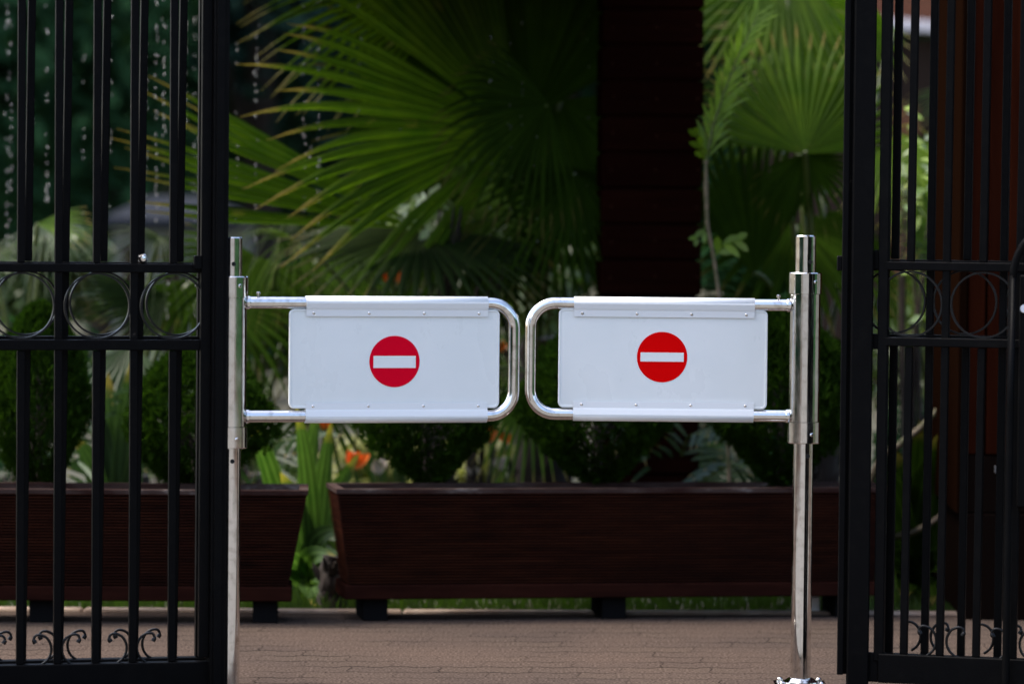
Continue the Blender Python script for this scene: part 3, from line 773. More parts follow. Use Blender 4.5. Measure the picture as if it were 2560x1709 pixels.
frond(pr, CR, 1210, 430, 12.9, 1000, 620, 12.7, 420, 70, 30, M['fan_dark'], nrm=(0, -1, .2), split=.5, droop=.3, pleat=.3, seed=9)
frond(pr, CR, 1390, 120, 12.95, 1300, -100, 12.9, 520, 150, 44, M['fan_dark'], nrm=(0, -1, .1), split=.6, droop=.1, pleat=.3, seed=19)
frond(pr, CR, 1370, 260, 12.0, 1230, 330, 11.9, 330, 85, 26, M['fan_dark'], nrm=(.1, -1, .1), split=.5, droop=.3, pleat=.6, seed=92)  # this and the next: dark-coloured fronds added over the hub for its shade
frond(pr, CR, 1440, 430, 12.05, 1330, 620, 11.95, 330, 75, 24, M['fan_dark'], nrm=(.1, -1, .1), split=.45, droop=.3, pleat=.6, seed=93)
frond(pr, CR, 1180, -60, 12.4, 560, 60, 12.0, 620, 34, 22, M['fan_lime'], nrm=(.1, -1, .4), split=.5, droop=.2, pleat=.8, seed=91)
# --- second palm, leaf folded to the left
cb = P(1075, 900, 12.2); p2 = palm_root('fan_palm', (cb.x, 12.2, 0), 'lower fan palm whose long bright leaf points left behind the gate frame', 'fan palms in the bed')
palm_trunk(p2, .35, .08, 5); CR = (cb.x, 12.2, .33)
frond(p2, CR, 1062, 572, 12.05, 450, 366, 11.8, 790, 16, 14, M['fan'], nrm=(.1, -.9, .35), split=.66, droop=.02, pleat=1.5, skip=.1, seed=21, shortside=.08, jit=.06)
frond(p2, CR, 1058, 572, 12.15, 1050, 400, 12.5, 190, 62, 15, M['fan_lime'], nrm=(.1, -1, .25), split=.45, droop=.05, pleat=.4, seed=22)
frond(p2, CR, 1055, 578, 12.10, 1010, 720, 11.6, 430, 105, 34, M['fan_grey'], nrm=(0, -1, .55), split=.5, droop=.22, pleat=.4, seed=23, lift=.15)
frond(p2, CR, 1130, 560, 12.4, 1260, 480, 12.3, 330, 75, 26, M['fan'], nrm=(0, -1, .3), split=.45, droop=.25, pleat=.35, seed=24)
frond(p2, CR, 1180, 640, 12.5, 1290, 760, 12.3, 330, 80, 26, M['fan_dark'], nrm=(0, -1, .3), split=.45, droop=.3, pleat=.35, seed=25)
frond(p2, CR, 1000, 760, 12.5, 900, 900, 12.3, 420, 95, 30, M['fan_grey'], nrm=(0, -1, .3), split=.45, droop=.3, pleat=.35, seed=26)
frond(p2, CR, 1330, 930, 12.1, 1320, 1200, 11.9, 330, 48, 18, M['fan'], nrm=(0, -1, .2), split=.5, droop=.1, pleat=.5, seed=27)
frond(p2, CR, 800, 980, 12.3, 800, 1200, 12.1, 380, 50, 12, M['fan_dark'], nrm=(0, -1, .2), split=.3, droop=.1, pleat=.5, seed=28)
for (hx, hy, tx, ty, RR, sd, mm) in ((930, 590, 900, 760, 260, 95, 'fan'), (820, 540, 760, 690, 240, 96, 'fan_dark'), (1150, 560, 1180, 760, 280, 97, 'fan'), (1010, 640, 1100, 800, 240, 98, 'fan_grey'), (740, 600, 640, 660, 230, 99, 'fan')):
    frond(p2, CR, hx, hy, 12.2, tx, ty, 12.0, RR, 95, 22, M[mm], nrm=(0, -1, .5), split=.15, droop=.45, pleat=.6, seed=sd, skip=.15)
# --- left small palm with drooping pale tips
cb = P(640, 900, 12.5); p3 = palm_root('fan_palm', (cb.x, 12.5, 0), 'small fan palm with drooping pale tips just right of the left barrier post', 'fan palms in the bed')
palm_trunk(p3, .3, .06, 6); CR = (cb.x, 12.5, .3)
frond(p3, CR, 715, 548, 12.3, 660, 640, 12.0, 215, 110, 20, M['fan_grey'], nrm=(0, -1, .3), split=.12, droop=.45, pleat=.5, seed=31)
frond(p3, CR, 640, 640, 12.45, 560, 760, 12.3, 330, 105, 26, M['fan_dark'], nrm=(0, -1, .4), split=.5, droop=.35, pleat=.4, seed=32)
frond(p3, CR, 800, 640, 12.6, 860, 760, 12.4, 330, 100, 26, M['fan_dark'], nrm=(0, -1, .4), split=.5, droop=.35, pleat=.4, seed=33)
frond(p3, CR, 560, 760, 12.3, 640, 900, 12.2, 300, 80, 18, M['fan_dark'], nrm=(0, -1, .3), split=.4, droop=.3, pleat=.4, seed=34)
# --- far left palms behind the bars
cb = P(330, 900, 12.4); p4 = palm_root('fan_palm', (cb.x, 12.4, 0), 'fan palm seen through the iron rings, leaf spread between the gate bars', 'fan palms in the bed')
palm_trunk(p4, .3, .06, 7); CR = (cb.x, 12.4, .3)
frond(p4, CR, 420, 735, 12.2, 200, 790, 11.9, 300, 42, 20, M['fan_grey'], nrm=(0, -1, .55), split=.6, droop=.06, pleat=.7, seed=41)
frond(p4, CR, 400, 590, 12.3, 340, 680, 12.1, 260, 115, 24, M['fan_grey'], nrm=(0, -1, .3), split=.12, droop=.4, pleat=.5, seed=42)
frond(p4, CR, 480, 700, 12.5, 470, 860, 12.3, 260, 90, 22, M['fan_dark'], nrm=(0, -1, .5), split=.5, droop=.3, pleat=.5, seed=43)
frond(p4, CR, 330, 860, 12.2, 280, 1050, 12.0, 330, 55, 12, M['fan_blue'], nrm=(0, -1, .4), split=.35, droop=.2, pleat=.5, seed=44)
cb = P(60, 900, 12.7); p5 = palm_root('fan_palm', (cb.x, 12.7, 0), 'fan palm with yellowing leaf edges at the far left, behind the first bars', 'fan palms in the bed')
palm_trunk(p5, .3, .06, 8); CR = (cb.x, 12.7, .3)
frond(p5, CR, 90, 560, 12.5, 300, 545, 12.2, 230, 20, 8, M['fan'], nrm=(0, -1, .3), split=.5, droop=.15, pleat=.5, seed=51, tipw=.2)
frond(p5, CR, 120, 560, 12.6, 130, 700, 12.3, 280, 95, 22, M['fan_blue'], nrm=(0, -1, .3), split=.12, droop=.3, pleat=.5, seed=52)
frond(p5, CR, -30, 620, 12.6, -20, 760, 12.3, 280, 95, 22, M['fan_grey'], nrm=(0, -1, .3), split=.12, droop=.3, pleat=.5, seed=53)
# --- right palm
cb = P(2040, 900, 12.4); p6 = palm_root('fan_palm', (cb.x, 12.4, 0), 'fan palm with a round lime green leaf above the right barrier post', 'fan palms in the bed')
palm_trunk(p6, .45, .08, 9); CR = (cb.x, 12.4, .43)
frond(p6, CR, 2012, 385, 12.0, 2010, 60, 12.15, 350, 84, 28, M['fan'], nrm=(.1, -1, .15), split=.62, droop=.03, pleat=.55, seed=61, shortside=.28)
frond(p6, CR, 2012, 385, 12.1, 2060, 600, 12.1, 190, 88, 20, M['fan_dark'], nrm=(0, -1, .0), split=.5, droop=.15, pleat=.4, seed=62)
frond(p6, CR, 1885, 690, 12.3, 1860, 330, 12.35, 440, 38, 18, M['fan_dark'], nrm=(.1, -1, .0), split=.62, droop=.03, pleat=.45, seed=63)
frond(p6, CR, 1930, 250, 12.5, 1780, 330, 12.4, 300, 60, 18, M['fan'], nrm=(0, -1, .4), split=.4, droop=.3, pleat=.6, seed=94)
frond(p6, CR, 1990, 560, 12.6, 1960, 700, 12.3, 350, 150, 34, M['fan_dark'], nrm=(0, -1, .1), split=.6, droop=.3, pleat=.45, seed=64)
frond(p6, CR, 2240, 80, 13.0, 1900, 60, 12.8, 520, 50, 30, M['fan_lime'], nrm=(0, -1, .3), split=.6, droop=.12, pleat=.5, seed=65)
frond(p6, CR, 1960, -120, 12.9, 1830, 170, 12.7, 430, 60, 26, M['fan'], nrm=(0, -1, .3), split=.62, droop=.05, pleat=.5, seed=66)
frond(p6, CR, 2080, 10, 13.1, 1990, 200, 12.9, 300, 90, 24, M['fan_lime'], nrm=(0, -.7, .7), split=.5, droop=.15, pleat=.5, seed=67)
frond(p6, CR, 1990, 800, 12.5, 1900, 900, 12.3, 330, 120, 30, M['fan_dark'], nrm=(0, -1, .2), split=.5, droop=.3, pleat=.4, seed=68)
# --- palm seen through the right gate
cb = P(2330, 900, 12.9); p7 = palm_root('fan_palm', (cb.x, 12.9, 0), 'yellow-green fan palm between the right gate bars and the red-brown kiosk', 'fan palms in the bed')
palm_trunk(p7, .5, .08, 10); CR = (cb.x, 12.9, .48)
frond(p7, CR, 2480, 190, 12.7, 2250, 330, 12.4, 320, 30, 16, M['fan_grey'], nrm=(0, -.6, .9), split=.6, droop=.12, pleat=.5, seed=71)
frond(p7, CR, 2245, 330, 12.8, 2330, 600, 12.5, 330, 55, 18, M['fan_lime'], nrm=(0, -.8, .5), split=.5, droop=.15, pleat=.5, seed=72)
frond(p7, CR, 2450, 640, 12.6, 2240, 600, 12.3, 330, 40, 16, M['fan_lime'], nrm=(0, -.8, .6), split=.6, droop=.10, pleat=.6, seed=73)
frond(p7, CR, 2200, 690, 12.7, 2330, 780, 12.5, 260, 50, 14, M['fan'], nrm=(0, -.9, .5), split=.6, droop=.12, pleat=.6, seed=74)
frond(p7, CR, 2440, 470, 12.9, 2300, 500, 12.8, 320, 80, 20, M['fan'], nrm=(0, -.9, .5), split=.6, droop=.12, pleat=.6, seed=75)

# --- feather leaf helper
def feather(pts, nl, ll, m, rm, root=None, ang=38, seed=1, w_=.011, r0=.006, up=Vector((0, -1, .4))):
    rnd = random.Random(seed); s = MB(); st = MB(); P_ = [Vector(p) for p in pts]
    # resample
    path = []
    for k in range(len(P_) - 1):
        for j in range(8): path.append(P_[k].lerp(P_[k + 1], j / 8))
    path.append(P_[-1])
    st.tube(path, [r0 * (1 - .8 * i / len(path)) for i in range(len(path))], 7)
    n_ = len(path)
    for i in range(nl):
        f = (i + .5) / nl; q = f * (n_ - 1); k = min(int(q), n_ - 2); p = path[k].lerp(path[k + 1], q - k); t = (path[k + 1] - path[k]).normalized()
        b = t.cross(up).normalized()
        for sg in (-1, 1):
            a = R(ang + rnd.uniform(-8, 8)); d = (t * math.cos(a) + b * sg * math.sin(a)).normalized(); l = ll * (1 - .5 * abs(f - .4)) * rnd.uniform(.8, 1.1)
            nn = d.cross(b * sg).normalized(); wv = d.cross(up).normalized() * w_; vs = []; uv = []
            for e in range(6):
                g_ = e / 5; c = p + d * l * g_ + Vector((0, 0, -1)) * l * .25 * g_ * g_; ww = wv * math.sin(math.pi * (.08 + .92 * g_)) ** .7 * (1 if e < 5 else .05)
                vs += [c - ww, c + ww]; uv += [(0, g_), (1, g_)]
            s.add(vs, [(2 * e, 2 * e + 1, 2 * e + 3, 2 * e + 2) for e in range(5)], uv, True)
    return s, st
# young cane palm right of the pillar
cb = P(1800, 740, 11.6); sr = empty('cane_palm', (cb.x, 11.6, 0), label='slender young palm on a pale cane with one feathery lime leaf, beside the pillar', cat='palm')
def wp(o, root):
    o.matrix_parent_inverse = Matrix.Translation(-root.location); return o
s = MB(); st_pts = [P(1830, 1400, 11.6), P(1812, 860, 11.6), P(1797, 735, 11.6), P(1784, 640, 11.6), P(1768, 560, 11.6), P(1765, 470, 11.6), P(1765, 405, 11.6)]
s.tube(st_pts, [.0065, .006, .005, .005, .0055, .0065, .004], 10)
for p_ in (st_pts[3], st_pts[4], st_pts[5], st_pts[6]): s.lathe(p_, [(.006, -.004), (.0078, 0), (.006, .004)], 10)
wp(s.build('cane', M['stem'], sr), sr)
f_, r_ = feather([P(1765, 405, 11.6), P(1782, 320, 11.59), P(1812, 225, 11.57), P(1850, 130, 11.55), P(1893, 40, 11.55)], 24, .15, M['fan_lime'], None, ang=22, seed=5, w_=.0042, r0=.005)
lf = wp(f_.build('leaflets', M['cane_leaf'], sr), sr); wp(r_.build('rachis', M['petiole'], sr), sr)
def sprig(pts, n_, l, ang, sd, w_):
    f_, r_ = feather(pts, n_, l, None, None, ang=ang, seed=sd, w_=w_, r0=.003)
    b = len(f_.v); f_.v += r_.v; f_.f += [tuple(b + i for i in q) for q in r_.f]; f_.uv += r_.uv; f_.sm += r_.sm; f_.mi += r_.mi
    wp(f_.build('leaf_sprig', M['cane_leaf'], sr), sr)
sprig([P(1786, 640, 11.6), P(1810, 610, 11.58), P(1850, 600, 11.55)], 3, .07, 35, 6, .012)
sprig([P(1765, 405, 11.6), P(1750, 370, 11.58), P(1735, 325, 11.55)], 3, .06, 25, 7, .010)
sprig([P(1768, 560, 11.6), P(1750, 590, 11.57), P(1735, 600, 11.55)], 2, .04, 35, 8, .008)

# feather-leaved plants low in the bed
def feather_plant(loc, label, leaves, m, seed):
    root = empty('feather_palm', loc, label=label, cat='palm', group='low feather palms behind the planters')
    for i, (a, b, c) in enumerate(leaves):
        f_, r_ = feather([Vector(loc) + Vector((0, 0, .02)), P(*a), P(*b), P(*c)], 13, .17, m, None, ang=42, seed=seed + i, w_=.008, r0=.005, up=Vector((.2, -1, .6)))
        o = wp(f_.build('leaflets', m, root), root); wp(r_.build('rachis', M['petiole'], root), root)
    return root
l_ = P(1700, 1000, 12.1); feather_plant((l_.x, 12.1, 0), 'low grey-green feather palm below the right no-entry panel', [((1690, 1180, 12), (1720, 1090, 11.9), (1830, 1060, 11.6)), ((1650, 1160, 12), (1600, 1080, 11.9), (1520, 1070, 11.6)), ((1740, 1210, 12), (1820, 1160, 11.6), (1910, 1190, 11.7)), ((1690, 1150, 12), (1680, 1050, 12), (1640, 990, 12))], M['fan_blue'], 3)
l_ = P(600, 1000, 12.1); feather_plant((l_.x, 12.1, 0), 'low feather palm filling the gap left of the middle planter', [((640, 1180, 12), (700, 1100, 11.9), (790, 1090, 11.6)), ((600, 1180, 12), (560, 1080, 11.9), (480, 1070, 11.6)), ((680, 1250, 12), (760, 1330, 11.6), (830, 1420, 11.4))], M['fan_blue'], 13)
l_ = P(250, 1000, 12.1); feather_plant((l_.x, 12.1, 0), 'low feather palm seen between the left gate bars above the planter', [((260, 1180, 12), (240, 1080, 11.9), (190, 1000, 11.6)), ((270, 1180, 12), (300, 1080, 11.9), (330, 960, 11.6)), ((240, 1200, 12), (190, 1150, 11.6), (120, 1150, 11.7))], M['fan_blue'], 23)

# strap-leaved clumps
def strap_leaf(s, p0, mid, tip, w_, K=14, side=None):
    path = bez(p0, mid, tip, K)
    for k in range(K):
        pass
    vs = []; uv = []
    for k, p in enumerate(path):
        t = (path[min(k + 1, K)] - path[max(k - 1, 0)]).normalized(); b = (side or t.cross(Vector((0, -1, .3)))).normalized(); f = k / K
        ww = w_ * max(.02, math.sin(math.pi * (.18 + .82 * f)) ** .8 if f > .15 else .55)
        nn = t.cross(b).normalized()
        vs += [p - b * ww, p + nn * ww * .35, p + b * ww]; uv += [(0, f), (.5, f), (1, f)]
    s.add(vs, [(3 * k + e, 3 * k + e + 1, 3 * k + 3 + e + 1, 3 * k + 3 + e) for k in range(K) for e in range(2)], uv, True)
def strap_plant(px, Y, label, leaves, m, w_=.03):
    b = P(px, 1200, Y); b = Vector((b.x, Y, 0)); root = empty('strap_leaf_plant', b, label=label, cat='plant', group='broad strap-leaved plants in the bed')
    for (mx_, my, tx, ty, dy) in leaves:
        s = MB(); strap_leaf(s, Vector((0, 0, .0)), P(mx_, my, Y - dy * .4) - b, P(tx, ty, Y - dy) - b, w_ * random.uniform(.8, 1.2)); s.build('leaf', m, root)
    return root
strap_plant(790, 11.35, 'bright green strap-leaved plant in the gap between the two planters', [(750, 1250, 700, 1180, .1), (780, 1180, 740, 1010, .2), (700, 1330, 640, 1450, .3), (800, 1300, 870, 1480, .25), (730, 1350, 850, 1400, .2), (740, 1300, 880, 1330, .1), (800, 1200, 830, 1050, .1), (690, 1400, 620, 1500, .3), (770, 1380, 850, 1500, .35), (760, 1420, 790, 1520, .4)], M['strap'], .034)
strap_plant(740, 11.6, 'darker strap-leaved plant deeper in the gap between the planters', [(700, 1250, 650, 1100, .1), (760, 1200, 800, 990, .2), (690, 1150, 620, 1050, .3), (800, 1380, 760, 1500, .3), (820, 1250, 900, 1130, .2), (700, 1300, 700, 1430, .3)], M['strap'], .034)
strap_plant(300, 11.8, 'grey-green strap-leaved plant standing between left thuja shrubs', [(270, 1100, 230, 980, .1), (310, 1050, 330, 900, .2), (250, 1150, 180, 1090, .2), (330, 1120, 380, 1020, .2), (280, 1080, 270, 930, .1)], M['fan_blue'], .032)
strap_plant(2290, 11.6, 'dark broad-leaved plant low behind the right gate bars', [(2280, 1250, 2240, 1120, .1), (2320, 1200, 2350, 1080, .2), (2250, 1350, 2210, 1450, .3), (2330, 1350, 2380, 1450, .2), (2290, 1200, 2300, 1050, .1), (2270, 1400, 2260, 1500, .4), (2310, 1420, 2330, 1510, .4), (2240, 1200, 2190, 1150, .4)], M['fan_dark'], .05)

M['pale_leaf'] = leaf_mat('variegated_lit_leaf', (.22, .36, .12), (.60, .68, .46), None, .4, .4)  # pale variegation, lightened further so that the leaves look sunlit
# bare curved branches behind the right gate
for (pts, lb) in ((((2190, 1170), (2250, 1110), (2300, 1070), (2355, 1010), (2400, 930)), 'thin brown branch rising to the right behind the right gate, upper one'),
                  (((2190, 1345), (2250, 1338), (2300, 1322), (2350, 1290), (2400, 1240)), 'thin brown branch curving up behind the right gate, lower one')):
    q = [P(x, y, 11.5) for x, y in pts]; b = Vector((q[0].x - .05, 11.75, 0)); root = empty('bare_branch', b, label=lb, cat='branch', group='bare branches behind the right gate')
    sm = []
    allp = [Vector((0, 0, 0)), Vector((-.02, -.1, .1))] + [v - b for v in q]
    for k in range(len(allp) - 1):
        p0, p1, p2_, p3 = allp[max(k - 1, 0)], allp[k], allp[k + 1], allp[min(k + 2, len(allp) - 1)]
        for m_ in range(5):
            f = m_ / 5; sm.append(.5 * ((2 * p1) + (p2_ - p0) * f + (2 * p0 - 5 * p1 + 4 * p2_ - p3) * f * f + (3 * p1 - p0 - 3 * p2_ + p3) * f ** 3))
    sm.append(allp[-1])
    s = MB(); s.tube(sm, [.014 - .006 * i / len(sm) for i in range(len(sm))], 8); s.build('stem', M['stem'], root)
# stump beside the planter
b = P(826, 1500, 11.0); s = MB(); rnd = random.Random(5)
pts = []; rs = []
for i in range(10): pts.append((rnd.uniform(-.006, .006), rnd.uniform(-.006, .006), i * .018 - .02)); rs.append(.034 * (1.25 - .05 * i) * rnd.uniform(.92, 1.08))
s.tube(pts, rs, 12)
for i in range(26):
    a = rnd.random() * 6.28; z = rnd.uniform(0, .11); s.tube([(math.cos(a) * .03, math.sin(a) * .03, z), (math.cos(a) * .052, math.sin(a) * .052, z + .035)], [.010, .003], 5)
s.build('stump', M['bark'], None, (b.x, 11.0, 0), label='short rough brown stump at the left end of the middle planter', cat='stump')

# flowers
def flower_plant(px, py, Y, label, m, size=.035, n_=5, seed=1):
    p = P(px, py, Y); root = empty('flowering_plant', (p.x, Y, 0), label=label, cat='flower', group='orange and pale flowers in the bed'); rnd = random.Random(seed)
    s = MB(); s.tube(bez((0, 0, 0), (.03, .02, p.z * .5), (0, 0, p.z), 10), .004, 6)
    for i in range(8): strap_leaf(s, Vector((0, 0, 0)), Vector((rnd.uniform(-.12, .12), rnd.uniform(-.1, .1), p.z * .4)), Vector((rnd.uniform(-.2, .2), rnd.uniform(-.15, .1), p.z * rnd.uniform(.3, .7))), .011, 8)
    s.build('stem', M['bush'], root)
    s = MB()
    for i in range(n_):
        a = rnd.uniform(-.9, .9); b_ = rnd.uniform(-.5, .5); tip = Vector((math.sin(a), math.sin(b_) - .2, math.cos(a) * .8)) * size * rnd.uniform(.8, 1.4)
        strap_leaf(s, Vector((0, 0, p.z - .005)), Vector((0, 0, p.z)) + tip * .5 + Vector((0, -.006, .006)), Vector((0, 0, p.z)) + tip, size * .30, 7)
    s.build('petals', m, root)
for i, (x, y, Y, lb, mm, sz) in enumerate([
    (985, 705, 12.4, 'small orange flower high above the left no-entry panel', 'petal', .035), (885, 1165, 11.9, 'bright orange flower just above the left end of the middle planter', 'petal', .042),
    (1222, 1098, 12.0, 'orange flower right of the thuja under the left panel', 'petal', .034), (1265, 1105, 12.1, 'smaller orange flower beside palm blades below the gap between the barriers', 'petal', .026),
    (815, 1070, 12.2, 'orange flower right under the lower edge of the left panel', 'petal', .026), (780, 1065, 12.3, 'faint reddish orange flower nearest the left barrier post', 'petal', .022),
    (1250, 875, 12.6, 'orange flower seen between the two swing barriers', 'petal', .026),
    (945, 1180, 12.2, 'pale cream flower beside the bright orange one', 'pale_petal', .035), (1255, 1170, 12.3, 'pale cream flower behind the palm blades in the middle', 'pale_petal', .03),
    (1185, 1185, 12.3, 'pale cream flower at the foot of the dark thuja', 'pale_petal', .022)]):
    flower_plant(x, y, Y, lb, M[mm], sz * 1.3, 7, i)

# leafy bushes further back in the bed and trees beyond
def leaf_cloud(n, rx, ry, rz, lw, seed, lumps=7, fill=.5):
    rnd = random.Random(seed); s = MB()
    cs = [(Vector((rnd.uniform(-.55, .55), rnd.uniform(-.55, .55), rnd.uniform(-.5, .6))), rnd.uniform(.35, .6)) for _ in range(lumps)]
    for i in range(n):
        c, r = cs[rnd.randrange(lumps)]
        d = Vector((rnd.gauss(0, 1), rnd.gauss(0, 1), rnd.gauss(0, 1))).normalized() * r * rnd.random() ** .35
        q = c + d; p = Vector((q.x * rx, q.y * ry, q.z * rz))
        n_ = (d + Vector((rnd.uniform(-.5, .5), rnd.uniform(-.5, .5), rnd.uniform(0, .8)))).normalized(); u = n_.cross(Vector((rnd.uniform(-1, 1), rnd.uniform(-1, 1), rnd.uniform(-1, 1)))).normalized(); v = n_.cross(u)
        a = lw * rnd.uniform(.6, 1.3); s.add([p - u * a, p - v * a * .4, p + u * a, p + v * a * .4], [(0, 1, 2, 3)], [(.5, 0), (0, .5), (.5, 1), (1, .5)])
    return s
def bush(x, y, Y, wpx, hpx, label, m, seed, lw=.03, n=1500, group='leafy bushes deep in the bed'):
    p = P(x, y, Y); sx = wpx * Y / FPX / 2; sz = hpx * Y / FPX / 2
    root = empty('bush', (p.x, Y, 0), label=label, cat='bush', group=group)
    f = leaf_cloud(n, sx * 1.1, .35, sz * 1.1, lw, seed).build('foliage', M[m], root, (0, 0, p.z))
    s = MB(); rnd = random.Random(seed)
    for i in range(6): s.tube(bez((0, 0, -.02), (rnd.uniform(-.1, .1), 0, p.z * .5), (rnd.uniform(-.7, .7) * sx, rnd.uniform(-.1, .1), p.z + sz * rnd.uniform(-.2, .5)), 8), [.012 - .001 * k for k in range(9)], 6)
    s.build('branch', M['bark'], root)
for i, a in enumerate([
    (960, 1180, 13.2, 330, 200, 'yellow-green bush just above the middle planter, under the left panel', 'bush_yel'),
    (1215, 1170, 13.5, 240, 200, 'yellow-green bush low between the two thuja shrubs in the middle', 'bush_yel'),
    (1420, 640, 14.5, 260, 330, 'leafy bush just left of the boarded pillar above the barriers', 'bush'),
    (1130, 640, 14.8, 500, 300, 'wide bush behind the pale leaf above the left panel', 'bush'),
    (760, 800, 14.0, 420, 300, 'dark bush behind the left panel and its post', 'tree_leaf'),
    (1310, 900, 14.2, 240, 500, 'bush filling the slot between the two swing barriers', 'bush'),
    (1750, 1000, 13.6, 520, 420, 'bush behind the right no-entry panel', 'bush'),
    (2000, 1100, 13.4, 330, 300, 'bush low behind the right barrier post', 'tree_leaf'),
    (1680, 1150, 13.0, 260, 160, 'bright small bush just above the planter, right of centre', 'grass'),
    (420, 1050, 13.6, 480, 380, 'bush behind the left thuja shrubs', 'bush'),
    (100, 1050, 13.8, 400, 420, 'bush at the far left behind the gate', 'tree_leaf'),
    (80, 700, 14.8, 460, 260, 'grey-green bush behind the first gate ring', 'bush'),
    (620, 1180, 13.0, 300, 200, 'bush behind the gap beside the left barrier post', 'bush'),
    (2290, 900, 14.0, 300, 420, 'brownish-green bush behind the right gate rings', 'bush'),
    (2300, 1250, 13.0, 320, 420, 'deep green bush at ground level behind the right gate', 'tree_leaf'),
    (1880, 720, 14.0, 380, 260, 'dark bush in the shade above the right panel', 'tree_leaf'),
    (1200, 1400, 12.6, 560, 160, 'low bush hidden mostly by the middle planter, left half', 'bush'),
    (1800, 1400, 12.6, 560, 160, 'low bush hidden mostly by the middle planter, right half', 'bush'),
    (720, 1400, 12.6, 300, 200, 'low bright bush seen through the gap between the planters', 'grass')]):
    bush(*a, seed=100 + i, n=2600 if a[3] > 300 else 1500, lw=.028)
bush(1075, 540, 12.1, 240, 150, 'bush with leaves coloured sunlit pale between the palm leaves above the left panel', 'pale_leaf', 301, .036, 170, None)
bush(1200, 620, 12.3, 240, 130, 'small pale leaved bush right of the other pale one, above the left panel', 'pale_leaf', 305, .030, 130, None)
bush(2310, 560, 12.4, 130, 560, 'sparse leaves coloured pale as if sunlit, behind the right gate bars', 'pale_leaf', 309, .028, 60, None)
def tree(x, Y, ztop, rad, label, m, seed, n=6500, lw=.13):
    Y *= 1.5; ztop *= 1.4; rad *= 1.5; X = GX(x, 500, Y); root = empty('tree', (X, Y, 0), label=label, cat='tree', group='dark trees beyond the palm bed'); rnd = random.Random(seed)
    cz = ztop * .56
    s = MB(); s.tube([(0, 0, -.1), (.05, .02, ztop * .2), (.02, -.06, ztop * .45), (.05, 0, ztop * .7)], [.17, .13, .10, .04], 12)
    for i in range(9):
        a = rnd.random() * 6.28; z = ztop * rnd.uniform(.18, .5); l = rad * rnd.uniform(.5, .8)
        s.tube(bez((0, 0, z), (math.cos(a) * l * .6, math.sin(a) * l * .6, z + .15 * ztop), (math.cos(a) * l, math.sin(a) * l, z + ztop * rnd.uniform(.15, .35)), 7), [.06 - .006 * k for k in range(8)], 7)
    s.build('trunk', M['bark'], root)
    leaf_cloud(n, rad * 1.25, rad * 1.1, ztop * .50, lw, seed, 12).build('crown', M[m], root, (0, 0, cz))
for i, a in enumerate([(-150, 19, 4.2, 1.3, 'tree at the far left edge behind the falling drops', 'tree_leaf'), (260, 21, 4.6, 1.4, 'dark tree behind the left gate and the falling drops', 'tree_leaf'),
                       (640, 20, 4.8, 1.4, 'teal-green tree right of the left gate frame, far back', 'tree_leaf2'), (1000, 22, 4.6, 1.6, 'dark tree hidden behind the big palm leaf', 'tree_leaf2'),
                       (1400, 21, 4.6, 1.5, 'dark tree behind the big palm and the pillar', 'tree_leaf'), (1860, 22, 4.4, 1.3, 'dark tree beyond the round lime palm leaf', 'tree_leaf'),
                       (430, 27, 6.0, 2.0, 'large far tree behind the low grey-roofed hut', 'tree_leaf2'), (1200, 29, 6.0, 2.2, 'large far tree behind everything in the middle', 'tree_leaf'),
                       (2350, 33, 6.5, 2.0, 'large far tree behind the brown building on the right', 'tree_leaf')]):
    tree(*a, seed=200 + i)
# tall clipped hedge closing the view
s = MB(); rnd = random.Random(9)
s.box((0, 56.6, 4.2), (18, .35, 4.2))
for i in range(30000):
    p = Vector((rnd.uniform(-18, 18), 56.2 - rnd.random() * .5, rnd.uniform(0, 8.6))); a = rnd.uniform(.10, .20); u = Vector((rnd.uniform(-1, 1), rnd.uniform(-.6, .6), rnd.uniform(-1, 1))).normalized(); v = u.cross(Vector((rnd.uniform(-.5, .5), -1, rnd.uniform(-.5, .8)))).normalized()
    s.add([p - u * a, p - v * a * .45, p + u * a, p + v * a * .45], [(0, 1, 2, 3)], [(.5, 0), (0, .5), (.5, 1), (1, .5)])
s.build('hedge', M['tree_leaf'], None, label='tall dark green hedge closing the view far behind the trees', cat='hedge')

# ================================================================== PILLAR
YPI = 11.95
pl_ = P(1505, 400, YPI); prr = P(1757, 400, YPI); W = prr.x - pl_.x; pc = (pl_.x + prr.x) / 2
pil = empty('pillar', (pc, YPI, 0), R(2.0), label='square pillar clad in very dark horizontal boards with screw heads, behind the right barrier', cat='pillar')
s = MB(); bh = .1115; hD = W / 2; z = GZ(1630, 740, YPI) % bh
zz = z - bh
while zz < 1.80:
    a = max(zz, .0)
    if zz + bh > .02: s.box((0, hD, (a + zz + bh) / 2), (W / 2 + random.uniform(-.003, .003), W / 2, (zz + bh - a) / 2 - .0035), None, .005)
    zz += bh
s.box((0, hD, .945), (W / 2 - .014, W / 2 - .014, .945)); s.build('cladding', M['pillar_wood'], pil)
s = MB(); zz = z - bh
while zz < 1.80:
    if zz > 0:
        for x in (-W / 2 + .033, .012, W / 2 - .016): s.lathe((x + random.uniform(-.003, .003), -.001, zz + bh / 2 + random.uniform(-.006, .006)), [(.0001, .0015), (.0045, .001), (.005, -.002)], 10, axis=(0, -1, 0))
    zz += bh
s.build('screw_heads', M['screw'], pil)
# unseen roof added overhead to keep the palm and pillar dark
s = MB()
for i in range(16): s.box((-.70, -.92 + i * .17, 1.96), (.66, .083, .02), None, .004)
for x in (-1.25, -.08): s.box((x, .35, 1.92 - .005), (.04, 1.3, .018))
s.build('roof', M['pillar_wood'], pil)

